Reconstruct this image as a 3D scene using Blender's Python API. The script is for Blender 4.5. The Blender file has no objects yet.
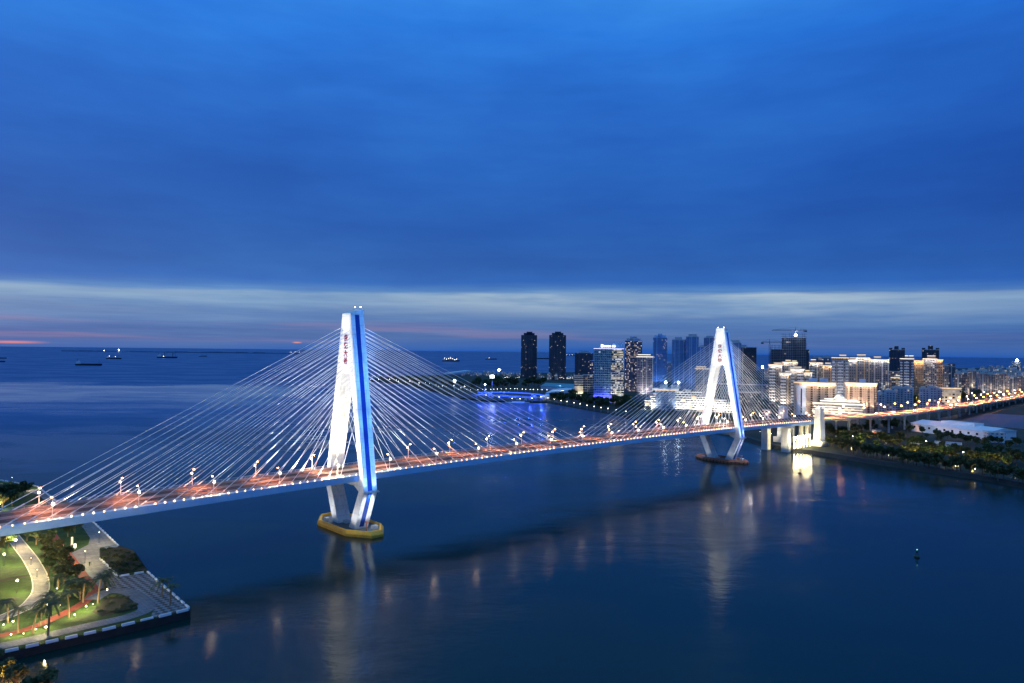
import bpy, bmesh, math, random
from mathutils import Vector, Matrix
R = math.radians
random.seed(7)
S = bpy.context.scene
COL = S.collection

# ------------------------------------------------------------------ camera
F_PX, CAM_H, ROLL, PITCH_PX = 712.0, 88.0, 0.0115, 8.5
th = math.atan(PITCH_PX / F_PX)
_f = Vector((0, math.cos(th), math.sin(th))); _u = Vector((0, -math.sin(th), math.cos(th))); _r = Vector((1, 0, 0))
RT = _r * math.cos(ROLL) + _u * math.sin(ROLL); UP = -_r * math.sin(ROLL) + _u * math.cos(ROLL)
CAMP = Vector((0, 0, CAM_H))
cam = bpy.data.cameras.new('camera'); camo = bpy.data.objects.new('camera', cam); COL.objects.link(camo)
cam.sensor_width = 36; cam.lens = F_PX / 1024 * 36; cam.clip_start = 1; cam.clip_end = 90000
mw = Matrix.Identity(4)
for i in range(3):
    mw[i][0] = RT[i]; mw[i][1] = UP[i]; mw[i][2] = -_f[i]; mw[i][3] = CAMP[i]
camo.matrix_world = mw
S.camera = camo

def ray(x, y): return RT * (x - 512) + UP * (341.5 - y) + _f * F_PX
def at(x, y, z=0.0):                      # surveyed ground point: where the sight line meets height z
    d = ray(x, y); return CAMP + d * ((z - CAM_H) / d.z)
def atY(x, y, Y):                         # the same at a known distance
    d = ray(x, y); return CAMP + d * (Y / d.y)

# ------------------------------------------------------------------ world, sun, exposure
S.view_settings.view_transform = 'Standard'; S.view_settings.look = 'None'
S.view_settings.exposure = 0; S.view_settings.gamma = 1
S.render.engine = 'CYCLES'
S.cycles.use_denoising = True
S.cycles.max_bounces = 6; S.cycles.diffuse_bounces = 3; S.cycles.glossy_bounces = 3
S.cycles.sample_clamp_indirect = 8
S.cycles.sample_clamp_direct = 0
try: S.cycles.use_light_tree = True
except Exception: pass

class NT:
    def __init__(s, tree): s.t = tree; s.n = tree.nodes; s.l = tree.links
    def add(s, typ, **kw):
        n = s.n.new(typ)
        for k, v in kw.items(): setattr(n, k, v)
        return n
    def put(s, sock, v):
        if isinstance(v, bpy.types.NodeSocket): s.l.new(v, sock)
        elif v is not None: sock.default_value = v
    def math(s, op, a, b=None, c=None, clamp=False):
        n = s.add('ShaderNodeMath', operation=op, use_clamp=clamp)
        for i, v in enumerate((a, b, c)):
            if v is not None: s.put(n.inputs[i], v)
        return n.outputs[0]
    def mix(s, fac, a, b, mode='MIX'):
        n = s.add('ShaderNodeMix', data_type='RGBA', blend_type=mode)
        s.put(n.inputs[0], fac); s.put(n.inputs[6], a); s.put(n.inputs[7], b)
        return n.outputs[2]
    def noise(s, vec, scale=1, detail=2, rough=.5):
        n = s.add('ShaderNodeTexNoise'); s.put(n.inputs['Vector'], vec)
        n.inputs['Scale'].default_value = scale; n.inputs['Detail'].default_value = detail; n.inputs['Roughness'].default_value = rough
        return n.outputs['Fac']
    def vmul(s, vec, v):
        n = s.add('ShaderNodeVectorMath', operation='MULTIPLY'); s.put(n.inputs[0], vec); n.inputs[1].default_value = v
        return n.outputs[0]
    def smooth(s, v, a, b, lo=0, hi=1):
        n = s.add('ShaderNodeMapRange', interpolation_type='SMOOTHSTEP'); s.put(n.inputs[0], v)
        for i, q in zip((1, 2, 3, 4), (a, b, lo, hi)): n.inputs[i].default_value = q
        return n.outputs[0]
    def ramp(s, fac, stops, interp='LINEAR'):
        n = s.add('ShaderNodeValToRGB'); cr = n.color_ramp; cr.interpolation = interp
        while len(cr.elements) < len(stops): cr.elements.new(.5)
        for e, (p, c) in zip(cr.elements, stops): e.position = p; e.color = c
        s.put(n.inputs[0], fac); return n.outputs[0]

def lin(c): return tuple(((v / 255) / 12.92 if v <= 10 else (((v / 255) + .055) / 1.055) ** 2.4) for v in c) + (1.0,)

W = bpy.data.worlds.new('World'); S.world = W; W.use_nodes = True
t = NT(W.node_tree); t.n.clear()
SUN_EL, SUN_AZ = 1.0, -62.0               # the sun has just gone down to the left of the view
tc = t.add('ShaderNodeTexCoord'); D = tc.outputs['Generated']
sp = t.add('ShaderNodeSeparateXYZ'); t.l.new(D, sp.inputs[0]); dx, dy, dz = sp.outputs
warp = t.noise(t.vmul(D, (2.2, 2.2, 9)), 1.0, 4, .55)
warp2 = t.noise(t.vmul(D, (4, 4, 40)), 1.0, 4, .55)
wamp = t.smooth(dz, 0.09, 0.3, 0.006, 0.17)
z2 = t.math('ADD', dz, t.math('MULTIPLY', t.math('SUBTRACT', warp, .5), wamp))
z2 = t.math('ADD', z2, t.math('MULTIPLY', t.math('SUBTRACT', warp2, .5), .016))
z2 = t.math('ADD', z2, t.math('MULTIPLY', t.math('ABSOLUTE', t.math('SUBTRACT', dx, .12)), .016))
stops = [(0.0, (40, 100, 192)), (.006, (64, 114, 192)), (.020, (86, 124, 186)), (.036, (84, 130, 194)), (.052, (94, 142, 202)),
         (.064, (106, 154, 210)), (.076, (122, 168, 216)), (.084, (84, 140, 210)), (.096, (46, 112, 202)), (.12, (40, 102, 190)), (.18, (34, 96, 190)), (.25, (36, 102, 200)), (.33, (40, 112, 214)), (.40, (44, 130, 238)), (.47, (60, 150, 250)), (.6, (90, 170, 250)), (1.0, (130, 190, 250))]
sky = t.ramp(z2, [(p, lin(c)) for p, c in stops])
# broad soft cloud shading
cl = t.noise(t.vmul(D, (1.7, 1.7, 5.6)), 1.3, 5, .56)
cl2 = t.noise(t.vmul(D, (2.6, 2.6, 22)), 1.0, 5, .6)
cm = t.math('ADD', t.math('MULTIPLY', cl, .74), t.math('MULTIPLY', cl2, .26))
sky = t.mix(t.smooth(dz, .02, .12), sky, t.mix(1.0, sky, t.ramp(cm, [(.3, (.58, .68, .80, 1)), (.5, (.96, .97, .98, 1)), (.68, (1.40, 1.28, 1.12, 1))]), 'MULTIPLY'))
# deeper blue towards the right
sky = t.mix(t.smooth(dx, .1, .6, 0, .45), sky, t.mix(1.0, sky, (.60, .74, .90, 1), 'MULTIPLY'))
# fine layered streaks in the low band
ly = t.noise(t.vmul(D, (2.4, 2.4, 70)), 1.0, 5, .62); ly2 = t.noise(t.vmul(D, (7, 7, 120)), 1.0, 3, .6)
lym = t.math('MULTIPLY', t.smooth(z2, .004, .02), t.smooth(z2, .098, .080))
sky = t.mix(lym, sky, t.mix(1.0, sky, t.ramp(t.math('ADD', t.math('MULTIPLY', ly, .7), t.math('MULTIPLY', ly2, .3)), [(.32, (.62, .72, .86, 1)), (.5, (.98, .98, .98, 1)), (.68, (1.42, 1.24, 1.10, 1))]), 'MULTIPLY'))
# bright gap under the cloud edge: crisp on the right half, soft and broken on the left
gw = t.math('MULTIPLY', t.smooth(z2, .034, .076), t.smooth(z2, .0835, .0785))
gb = t.smooth(t.noise(t.vmul(D, (3, 3, 30)), 1.0, 4, .6), .36, .60, .22, 1)
gap = t.math('MULTIPLY', t.math('MULTIPLY', gw, gb), t.math('MULTIPLY', t.smooth(dx, -.3, .15, .30, .85), t.smooth(dx, .62, .35, .30, 1)))
sky = t.mix(gap, sky, lin((190, 212, 228)))
# thin red afterglow streaks low on the left
st = t.noise(t.vmul(D, (3.2, 3.2, 75)), 1.0, 3, .5)
stm = t.math('MULTIPLY', t.smooth(st, .50, .68), t.math('MULTIPLY', t.smooth(dz, .004, .012), t.smooth(dz, .042, .026)))
stm = t.math('MULTIPLY', stm, t.smooth(dx, .45, -.45, .12, 1))
sky = t.mix(t.math('MULTIPLY', stm, .5), sky, lin((168, 142, 178)))
hot = t.math('MULTIPLY', t.smooth(t.math('ABSOLUTE', t.math('SUBTRACT', dz, .0026)), .0, .0024, 1, 0), t.smooth(t.math('ABSOLUTE', t.math('ADD', dx, .575)), .0, .035, 1, 0))
sky = t.mix(hot, sky, lin((240, 150, 150)))
hot2 = t.math('MULTIPLY', t.smooth(t.math('ABSOLUTE', t.math('SUBTRACT', dz, .0068)), .0, .0016, 1, 0), t.smooth(t.math('ABSOLUTE', t.math('ADD', dx, .289)), .0, .008, 1, 0))
sky = t.mix(hot2, sky, lin((250, 165, 150)))
ns = t.add('ShaderNodeTexSky', sky_type='NISHITA'); ns.sun_disc = False
ns.sun_elevation = R(SUN_EL); ns.sun_rotation = R(SUN_AZ); ns.altitude = 50; ns.air_density = 1.5; ns.dust_density = 1.0; ns.ozone_density = 4
bg = t.add('ShaderNodeBackground'); t.l.new(sky, bg.inputs[0]); bg.inputs[1].default_value = 0.83
bg2 = t.add('ShaderNodeBackground'); t.l.new(ns.outputs[0], bg2.inputs[0]); bg2.inputs[1].default_value = 0.05
ad = t.add('ShaderNodeAddShader'); t.l.new(bg.outputs[0], ad.inputs[0]); t.l.new(bg2.outputs[0], ad.inputs[1])
wo = t.add('ShaderNodeOutputWorld'); t.l.new(ad.outputs[0], wo.inputs[0])

sun = bpy.data.lights.new('sun', 'SUN'); sun.energy = 0.015; sun.angle = R(8); sun.color = (1, .72, .55)
suno = bpy.data.objects.new('sun', sun); COL.objects.link(suno)
sd = Vector((math.sin(R(SUN_AZ)) * math.cos(R(3)), math.cos(R(SUN_AZ)) * math.cos(R(3)), math.sin(R(3))))
suno.rotation_euler = sd.to_track_quat('Z', 'Y').to_euler(); suno.location = (0, 0, 300)

# ------------------------------------------------------------------ materials
def mat(name, col, rough=.6, metal=0, var=.18, scale=.35, spec=.4, bump=0, emit=None, estr=0):
    m = bpy.data.materials.new(name); m.use_nodes = True; q = NT(m.node_tree); q.n.clear()
    o = q.add('ShaderNodeOutputMaterial'); b = q.add('ShaderNodeBsdfPrincipled'); q.l.new(b.outputs[0], o.inputs[0])
    c = tuple(col) + ((1,) if len(col) == 3 else ())
    if var > 0:
        tcn = q.add('ShaderNodeTexCoord').outputs['Object']
        n1 = q.noise(tcn, scale, 5, .6); n2 = q.noise(tcn, scale * 6.3, 3, .6)
        nn = q.math('ADD', q.math('MULTIPLY', n1, .65), q.math('MULTIPLY', n2, .35))
        lo = tuple(v * (1 - var) for v in c[:3]) + (1,); hi = tuple(min(1, v * (1 + var)) for v in c[:3]) + (1,)
        q.l.new(q.ramp(nn, [(.3, lo), (.7, hi)]), b.inputs['Base Color'])
        if bump:
            bp = q.add('ShaderNodeBump'); bp.inputs['Strength'].default_value = bump; bp.inputs['Distance'].default_value = .3
            q.l.new(n2, bp.inputs['Height']); q.l.new(bp.outputs[0], b.inputs['Normal'])
    else: b.inputs['Base Color'].default_value = c
    b.inputs['Roughness'].default_value = rough; b.inputs['Metallic'].default_value = metal
    b.inputs['Specular IOR Level'].default_value = spec
    if emit:
        b.inputs['Emission Color'].default_value = tuple(emit) + (1,); b.inputs['Emission Strength'].default_value = estr
    return m

def glow(name, col, s):
    m = bpy.data.materials.new(name); m.use_nodes = True; q = NT(m.node_tree); q.n.clear()
    o = q.add('ShaderNodeOutputMaterial'); e = q.add('ShaderNodeEmission')
    e.inputs[0].default_value = tuple(col) + (1,); e.inputs[1].default_value = s; q.l.new(e.outputs[0], o.inputs[0])
    return m

_seed = [0]
def facade(name, wall, glass=(.02, .035, .06), cw=3.4, ch=3.1, fw=.62, fh=.55, lit=.15, litc=(1, .72, .42), ls=1.6, rough=.7, groove=0):
    """Walls with a grid of window openings in metres; some windows are lit from inside."""
    _seed[0] += 1
    m = bpy.data.materials.new(name); m.use_nodes = True; q = NT(m.node_tree); q.n.clear()
    o = q.add('ShaderNodeOutputMaterial'); b = q.add('ShaderNodeBsdfPrincipled'); q.l.new(b.outputs[0], o.inputs[0])
    tcn = q.add('ShaderNodeTexCoord'); sx = q.add('ShaderNodeSeparateXYZ'); q.l.new(tcn.outputs['Object'], sx.inputs[0])
    sn = q.add('ShaderNodeSeparateXYZ'); q.l.new(tcn.outputs['Normal'], sn.inputs[0])
    ax = q.math('GREATER_THAN', q.math('ABSOLUTE', sn.outputs[0]), .6); top = q.math('GREATER_THAN', q.math('ABSOLUTE', sn.outputs[2]), .6)
    u = q.math('ADD', q.math('MULTIPLY', sx.outputs[1], ax), q.math('MULTIPLY', sx.outputs[0], q.math('SUBTRACT', 1, ax)))
    u = q.math('ADD', q.math('DIVIDE', u, cw), 200.5); v = q.math('DIVIDE', sx.outputs[2], ch)
    fu, fv = q.math('FRACT', u), q.math('FRACT', v)
    iu, iv = q.math('FLOOR', u), q.math('FLOOR', v)
    win = q.math('MULTIPLY', q.math('LESS_THAN', q.math('ABSOLUTE', q.math('SUBTRACT', fu, .5)), fw / 2),
                 q.math('LESS_THAN', q.math('ABSOLUTE', q.math('SUBTRACT', fv, .52)), fh / 2))
    win = q.math('MULTIPLY', win, q.math('SUBTRACT', 1, top))
    cv = q.add('ShaderNodeCombineXYZ'); q.l.new(iu, cv.inputs[0]); q.l.new(iv, cv.inputs[1])
    q.l.new(q.math('ADD', q.math('MULTIPLY', ax, 31.7), float(_seed[0]) * 7.13), cv.inputs[2])
    wn = q.add('ShaderNodeTexWhiteNoise', noise_dimensions='3D'); q.l.new(cv.outputs[0], wn.inputs['Vector'])
    rs = q.add('ShaderNodeSeparateColor'); q.l.new(wn.outputs['Color'], rs.inputs[0])
    # whole flats and stairs light up together: low-frequency bias
    lb = q.noise(q.vmul(cv.outputs[0], (.35, .18, 1)), 1, 1)
    on = q.math('LESS_THAN', rs.outputs[0], q.math('MULTIPLY', q.math('ADD', lb, .0), lit * 2))
    on = q.math('MULTIPLY', on, win)
    n1 = q.noise(tcn.outputs['Object'], .08, 4, .6)
    wc = q.ramp(n1, [(.3, tuple(c * .82 for c in wall) + (1,)), (.7, tuple(min(1, c * 1.12) for c in wall) + (1,))])
    gl = q.mix(rs.outputs[2], tuple(c * .6 for c in glass) + (1,), tuple(c * 1.5 for c in glass) + (1,))
    q.l.new(q.mix(win, wc, gl), b.inputs['Base Color'])
    q.l.new(q.math('SUBTRACT', rough, q.math('MULTIPLY', win, rough - .12)), b.inputs['Roughness'])
    q.l.new(q.mix(q.math('MULTIPLY', rs.outputs[1], .5), tuple(litc) + (1,), (.85, .92, 1, 1)), b.inputs['Emission Color'])
    q.l.new(q.math('MULTIPLY', on, q.math('MULTIPLY', q.math('ADD', rs.outputs[1], .3), ls * .5)), b.inputs['Emission Strength'])
    return m

M = {}
M['tower'] = mat('white_pylon_paint', (.80, .80, .78), .5, 0, .05, .15)
def pylon_mat():
    m = bpy.data.materials.new('white_pylon_paint'); m.use_nodes = True; q = NT(m.node_tree); b = q.n['Principled BSDF']
    tcn = q.add('ShaderNodeTexCoord').outputs['Object']; sp = q.add('ShaderNodeSeparateXYZ'); q.l.new(tcn, sp.inputs[0])
    jf = q.math('FRACT', q.math('DIVIDE', sp.outputs[2], 4.5)); jn = q.math('LESS_THAN', jf, .05)
    stk = q.noise(q.vmul(tcn, (1.1, 1.1, .05)), 1, 4, .65); blot = q.noise(tcn, .22, 5, .65)
    c = q.ramp(q.math('ADD', q.math('MULTIPLY', stk, .6), q.math('MULTIPLY', blot, .4)), [(.36, (.56, .56, .54, 1)), (.52, (.80, .80, .78, 1)), (.7, (.84, .84, .82, 1))])
    q.l.new(q.mix(q.math('MULTIPLY', jn, .45), c, (.42, .42, .42, 1)), b.inputs['Base Color']); b.inputs['Roughness'].default_value = .55
    return m
M['tower'] = pylon_mat()
M['stripe'] = mat('blue_stripe_paint', (.006, .045, .26), .5, 0, .25)
M['red'] = mat('red_lettering', (.24, .008, .012), .5, 0, .1)
M['concrete'] = mat('concrete', (.42, .42, .41), .8, 0, .22, .25)
M['pale'] = mat('pale_concrete', (.58, .58, .57), .75, 0, .14, .2)
M['asphalt'] = mat('asphalt', (.095, .060, .050), .85, 0, .15, .15)
M['road'] = mat('dark_asphalt', (.05, .05, .052), .85, 0, .3, .2)
M['line'] = mat('white_road_paint', (.42, .42, .40), .6, 0, .15)
M['barrier'] = mat('weathered_barrier', (.36, .31, .28), .85, 0, .25, .3)
M['rail'] = mat('railing_metal', (.50, .51, .53), .45, .3, .1)
M['cable'] = mat('cable_sheath', (.86, .87, .88), .4, 0, .05)
M['fascia'] = mat('pale_blue_fascia', (.40, .66, .95), .5, 0, .08, .2)  # pale blue over the whole girder and the office plant room
M['capdeck'] = mat('dark_cap_concrete', (.10, .105, .11), .6, 0, .3, .4)  # dark grey over the whole pile cap
M['pole'] = mat('lamp_pole_metal', (.72, .73, .75), .5, .1, .1)
M['fender_y'] = mat('yellow_fender', (.95, .42, .045), .6, 0, .3, .35)
M['fender_r'] = mat('rust_red_fender', (.44, .15, .075), .65, 0, .3, .6)
M['dark'] = mat('dark_rubber', (.02, .02, .022), .8, 0, .2)
M['steel'] = mat('dark_steel', (.06, .065, .08), .5, .4, .2)
M['g_orange'] = glow('sodium_lamp_glow', (1, .40, .12), 55)
M['g_white'] = glow('white_lamp_glow', (1, .84, .60), 32)
M['g_edge'] = glow('edge_light_glow', (1, .56, .26), 8)
M['g_bank'] = glow('bank_lamp_glow', (1, .88, .66), 15)
M['g_cool'] = glow('cool_floodlight_glow', (.85, .95, 1), 40)
M['g_warm'] = glow('warm_garden_lamp_glow', (1, .80, .50), 11)
M['g_under'] = glow('underdeck_lamp_glow', (1, .80, .40), 110)
M['g_red'] = glow('red_lamp_glow', (1, .05, .03), 12)
M['g_green'] = glow('green_lamp_glow', (.25, 1, .75), 3)
M['g_blue'] = glow('blue_light_strip', (.04, .12, 1.0), 1.7)
M['g_strip'] = glow('warm_cornice_light', (1, .72, .42), 1.6)
M['g_stripw'] = glow('white_cornice_light', (1, .92, .78), 1.8)
M['g_head'] = glow('headlight_glow', (1, .9, .72), 260)
M['g_tail'] = glow('tail_light_glow', (1, .08, .03), 160)
M['leaf'] = mat('broadleaf_foliage', (.045, .075, .028), .7, 0, .45, .5, .3)
M['leaf2'] = mat('olive_foliage', (.075, .085, .03), .7, 0, .4, .5, .3)
M['palm'] = mat('palm_frond', (.05, .075, .025), .6, 0, .35, .6, .3)
M['bark'] = mat('bark', (.16, .11, .075), .9, 0, .3, 1.2)
M['palmbark'] = mat('palm_bark', (.20, .14, .085), .9, 0, .25, 2)
M['grass'] = mat('lawn_grass', (.030, .064, .012), .9, 0, .75, .16, .2, bump=.5)
M['soil'] = mat('planting_soil', (.022, .022, .012), .95, 0, .4, .3)
M['redpath'] = mat('red_running_track', (.26, .05, .032), .85, 0, .2, .4)
M['paving'] = mat('grey_paving', (.19, .19, .195), .75, 0, .22, .3)
def paving_mat(name, col, bw, bh):
    m = bpy.data.materials.new(name); m.use_nodes = True; q = NT(m.node_tree); b = q.n['Principled BSDF']
    tcn = q.add('ShaderNodeTexCoord').outputs['Object']; br = q.add('ShaderNodeTexBrick'); q.l.new(tcn, br.inputs['Vector'])
    br.inputs['Scale'].default_value = 1; br.inputs['Brick Width'].default_value = bw; br.inputs['Row Height'].default_value = bh; br.inputs['Mortar Size'].default_value = .09
    br.inputs['Color1'].default_value = tuple(c * .82 for c in col) + (1,); br.inputs['Color2'].default_value = tuple(c * 1.15 for c in col) + (1,); br.inputs['Mortar'].default_value = tuple(c * .45 for c in col) + (1,)
    n = q.noise(tcn, .14, 5, .65); n2 = q.noise(tcn, 1.3, 4, .6)
    st = q.ramp(q.math('ADD', q.math('MULTIPLY', n, .6), q.math('MULTIPLY', n2, .4)), [(.36, (.55, .54, .52, 1)), (.55, (1, 1, 1, 1)), (.72, (1.15, 1.14, 1.1, 1))])
    q.l.new(q.mix(1.0, br.outputs[0], st, 'MULTIPLY'), b.inputs['Base Color']); b.inputs['Roughness'].default_value = .7
    return m
M['promenade'] = mat('promenade_paving', (.14, .17, .22), .65, 0, .18, .5)
M['paving'] = paving_mat('grey_paving', (.19, .19, .195), 2.4, 1.6)
M['promenade'] = paving_mat('promenade_paving', (.14, .165, .21), 1.8, .9)
M['kerb'] = mat('pale_kerb_stone', (.5, .47, .4), .8, 0, .15)
M['whitewall'] = mat('white_painted_wall', (.74, .75, .78), .6, 0, .1, .2)
M['farrock'] = mat('haze_blue_breakwater', (.14, .20, .30), .9, 0, .3, .01)  # distance haze painted into the breakwater's blue tint
M['rock'] = mat('dark_revetment_rock', (.03, .03, .03), .9, 0, .4, .5, bump=.6)

# ------------------------------------------------------------------ mesh helpers
class MB:
    def __init__(s): s.v = []; s.f = []
    def quad(s, *p):
        i = len(s.v); s.v += [tuple(q) for q in p]; s.f.append(tuple(range(i, i + len(p))))
    def box(s, x0, x1, y0, y1, z0, z1):
        i = len(s.v)
        s.v += [(x0, y0, z0), (x1, y0, z0), (x1, y1, z0), (x0, y1, z0), (x0, y0, z1), (x1, y0, z1), (x1, y1, z1), (x0, y1, z1)]
        s.f += [tuple(i + k for k in q) for q in ((0, 3, 2, 1), (4, 5, 6, 7), (0, 1, 5, 4), (1, 2, 6, 5), (2, 3, 7, 6), (3, 0, 4, 7))]
        return s
    def prism(s, poly, z0, z1, top=1.0, cap=True):
        cx = sum(p[0] for p in poly) / len(poly); cy = sum(p[1] for p in poly) / len(poly)
        n = len(poly); i = len(s.v)
        s.v += [(p[0], p[1], z0) for p in poly] + [(cx + (p[0] - cx) * top, cy + (p[1] - cy) * top, z1) for p in poly]
        for k in range(n):
            a, b = k, (k + 1) % n; s.f.append((i + a, i + b, i + n + b, i + n + a))
        if cap: s.f += [tuple(i + n + k for k in range(n)), tuple(i + n - 1 - k for k in range(n))]
        return s
    def tube(s, p0, p1, r0, r1=None, n=6, cap=True):
        r1 = r0 if r1 is None else r1
        p0 = Vector(p0); p1 = Vector(p1); d = (p1 - p0).normalized()
        a = d.cross(Vector((0, 0, 1)) if abs(d.z) < .95 else Vector((1, 0, 0))).normalized(); b = d.cross(a)
        i = len(s.v)
        for p, r in ((p0, r0), (p1, r1)):
            for k in range(n):
                w = 2 * math.pi * k / n; s.v.append(tuple(p + (a * math.cos(w) + b * math.sin(w)) * r))
        for k in range(n): s.f.append((i + k, i + (k + 1) % n, i + n + (k + 1) % n, i + n + k))
        if cap: s.f += [tuple(i + n - 1 - k for k in range(n)), tuple(i + n + k for k in range(n))]
        return s
    def ball(s, c, r, n=8, m=5, sz=1.0):
        i = len(s.v); c = Vector(c)
        for a in range(1, m):
            ph = math.pi * a / m
            for k in range(n):
                w = 2 * math.pi * k / n
                s.v.append((c.x + r * math.sin(ph) * math.cos(w), c.y + r * math.sin(ph) * math.sin(w), c.z + r * sz * math.cos(ph)))
        tp = len(s.v); s.v += [(c.x, c.y, c.z + r * sz), (c.x, c.y, c.z - r * sz)]
        for a in range(m - 2):
            for k in range(n): s.f.append((i + a * n + k, i + (a + 1) * n + k, i + (a + 1) * n + (k + 1) % n, i + a * n + (k + 1) % n))
        for k in range(n):
            s.f.append((tp, i + k, i + (k + 1) % n)); s.f.append((tp + 1, i + (m - 2) * n + (k + 1) % n, i + (m - 2) * n + k))
        return s
    def build(s, name, m, parent=None, loc=None, smooth=False):
        me = bpy.data.meshes.new(name); me.from_pydata(s.v, [], s.f); me.validate(); me.update()
        bm = bmesh.new(); bm.from_mesh(me); bmesh.ops.recalc_face_normals(bm, faces=bm.faces); bm.to_mesh(me); bm.free()
        me.materials.append(m)
        if smooth:
            for p in me.polygons: p.use_smooth = True
        o = bpy.data.objects.new(name, me); COL.objects.link(o)
        if parent: o.parent = parent
        if loc: o.location = loc
        return o

def link(name, me, parent=None):
    o = bpy.data.objects.new(name, me); COL.objects.link(o)
    if parent: o.parent = parent
    return o
def tag(o, label=None, cat=None, group=None, kind=None):
    if label: o['label'] = label
    if cat: o['category'] = cat
    if group: o['group'] = group
    if kind: o['kind'] = kind
    return o
def thing(name, label, cat, loc=(0, 0, 0), rz=0, group=None):
    o = bpy.data.objects.new(name, None); o.empty_display_size = 1; COL.objects.link(o)
    o.location = loc; o.rotation_euler = (0, 0, rz)
    return tag(o, label, cat, group)
def copy_thing(root, loc, rz, label, group=None, sc=None):
    r = root.copy(); COL.objects.link(r); r.location = loc; r.rotation_euler = (0, 0, rz); r['label'] = label
    if group: r['group'] = group
    if sc: r.scale = sc
    for c in list(root.children):
        k = c.copy(); COL.objects.link(k); k.parent = r
        for g in list(c.children):
            h = g.copy(); COL.objects.link(h); h.parent = k
    return r
def lamp(kind, loc, power, col, parent=None, target=None, name='lamp_light', size=.3, ang=100, blend=.6):
    L = bpy.data.lights.new(name, kind); L.energy = power; L.color = col
    if kind == 'SPOT': L.spot_size = R(ang); L.spot_blend = blend; L.shadow_soft_size = size
    elif kind == 'POINT': L.shadow_soft_size = size
    else:
        L.shape = 'RECTANGLE'; L.size, L.size_y = size
    o = bpy.data.objects.new(name, L); COL.objects.link(o)
    if parent: o.parent = parent
    o.location = loc
    if target is not None: o.rotation_euler = (Vector(loc) - Vector(target)).to_track_quat('Z', 'Y').to_euler()
    return o
ORD = ['first', 'second', 'third', 'fourth', 'fifth', 'sixth', 'seventh', 'eighth', 'ninth', 'tenth', 'eleventh', 'twelfth', 'thirteenth', 'fourteenth', 'fifteenth', 'sixteenth', 'seventeenth', 'eighteenth', 'nineteenth', 'twentieth']

# ------------------------------------------------------------------ water and land
def water_mat():
    m = bpy.data.materials.new('sea_water'); m.use_nodes = True; q = NT(m.node_tree); q.n.clear()
    o = q.add('ShaderNodeOutputMaterial'); b = q.add('ShaderNodeBsdfPrincipled'); q.l.new(b.outputs[0], o.inputs[0])
    tcn = q.add('ShaderNodeTexCoord').outputs['Object']
    big = q.noise(q.vmul(tcn, (.0042, .0080, 1)), 1, 5, .62)          # slicks and wind patches
    sp = q.add('ShaderNodeSeparateXYZ'); q.l.new(tcn, sp.inputs[0])
    # sheltered river this side of the bridge, open and choppier sea beyond the harbour mouth
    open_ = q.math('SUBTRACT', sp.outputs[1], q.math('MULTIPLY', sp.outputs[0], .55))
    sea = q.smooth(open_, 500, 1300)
    q.l.new(q.mix(sea, (.005, .028, .025, 1), (.008, .085, .25, 1)), b.inputs['Base Color'])  # bluer base out at sea carries water scatter and painted sky reflection
    b.inputs['IOR'].default_value = 1.25; b.inputs['Specular Tint'].default_value = (.84, 1, .88, 1)
    # a calm slick lying on the open water outside the harbour
    edge = q.math('ADD', sp.outputs[1], q.math('MULTIPLY', q.math('SUBTRACT', q.noise(q.vmul(tcn, (.004, .012, 1)), 1, 4, .6), .5), 700))
    calm = q.math('MULTIPLY', q.math('MULTIPLY', q.smooth(edge, 700, 1250), q.smooth(edge, 1800, 1500)), q.smooth(sp.outputs[0], -180, -480))
    q.l.new(q.math('MULTIPLY', q.math('ADD', q.smooth(big, .44, .56, .12, .24), q.math('MULTIPLY', sea, .22)), q.math('SUBTRACT', 1, q.math('MULTIPLY', calm, .6))), b.inputs['Roughness'])
    n1 = q.noise(q.vmul(tcn, (.30, .42, 1)), 1, 3, .6); n2 = q.noise(q.vmul(tcn, (.05, .08, 1)), 1, 2, .5)
    h = q.math('ADD', q.math('MULTIPLY', n1, .35), q.math('MULTIPLY', n2, .9))
    bp = q.add('ShaderNodeBump'); bp.inputs['Distance'].default_value = 1.0
    q.l.new(q.math('MULTIPLY', q.smooth(big, .42, .58, .12, .26), q.math('MULTIPLY', q.math('SUBTRACT', 1, q.math('MULTIPLY', sea, .75)), q.math('SUBTRACT', 1, q.math('MULTIPLY', calm, .8)))), bp.inputs['Strength'])
    q.l.new(h, bp.inputs['Height']); q.l.new(bp.outputs[0], b.inputs['Normal'])
    return m
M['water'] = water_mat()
mb = MB()
rings = [0, 150, 400, 900, 2000, 5000, 12000, 34000]; NS = 96
for k in range(len(rings) - 1):
    for a in range(NS):
        w0, w1 = 2 * math.pi * a / NS, 2 * math.pi * (a + 1) / NS
        P = lambda r, w: (r * math.cos(w), r * math.sin(w), 0)
        if k == 0: mb.quad(P(0, 0), P(rings[1], w0), P(rings[1], w1))
        else: mb.quad(P(rings[k], w0), P(rings[k + 1], w0), P(rings[k + 1], w1), P(rings[k], w1))
tag(mb.build('water', M['water']), kind='structure')

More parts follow.
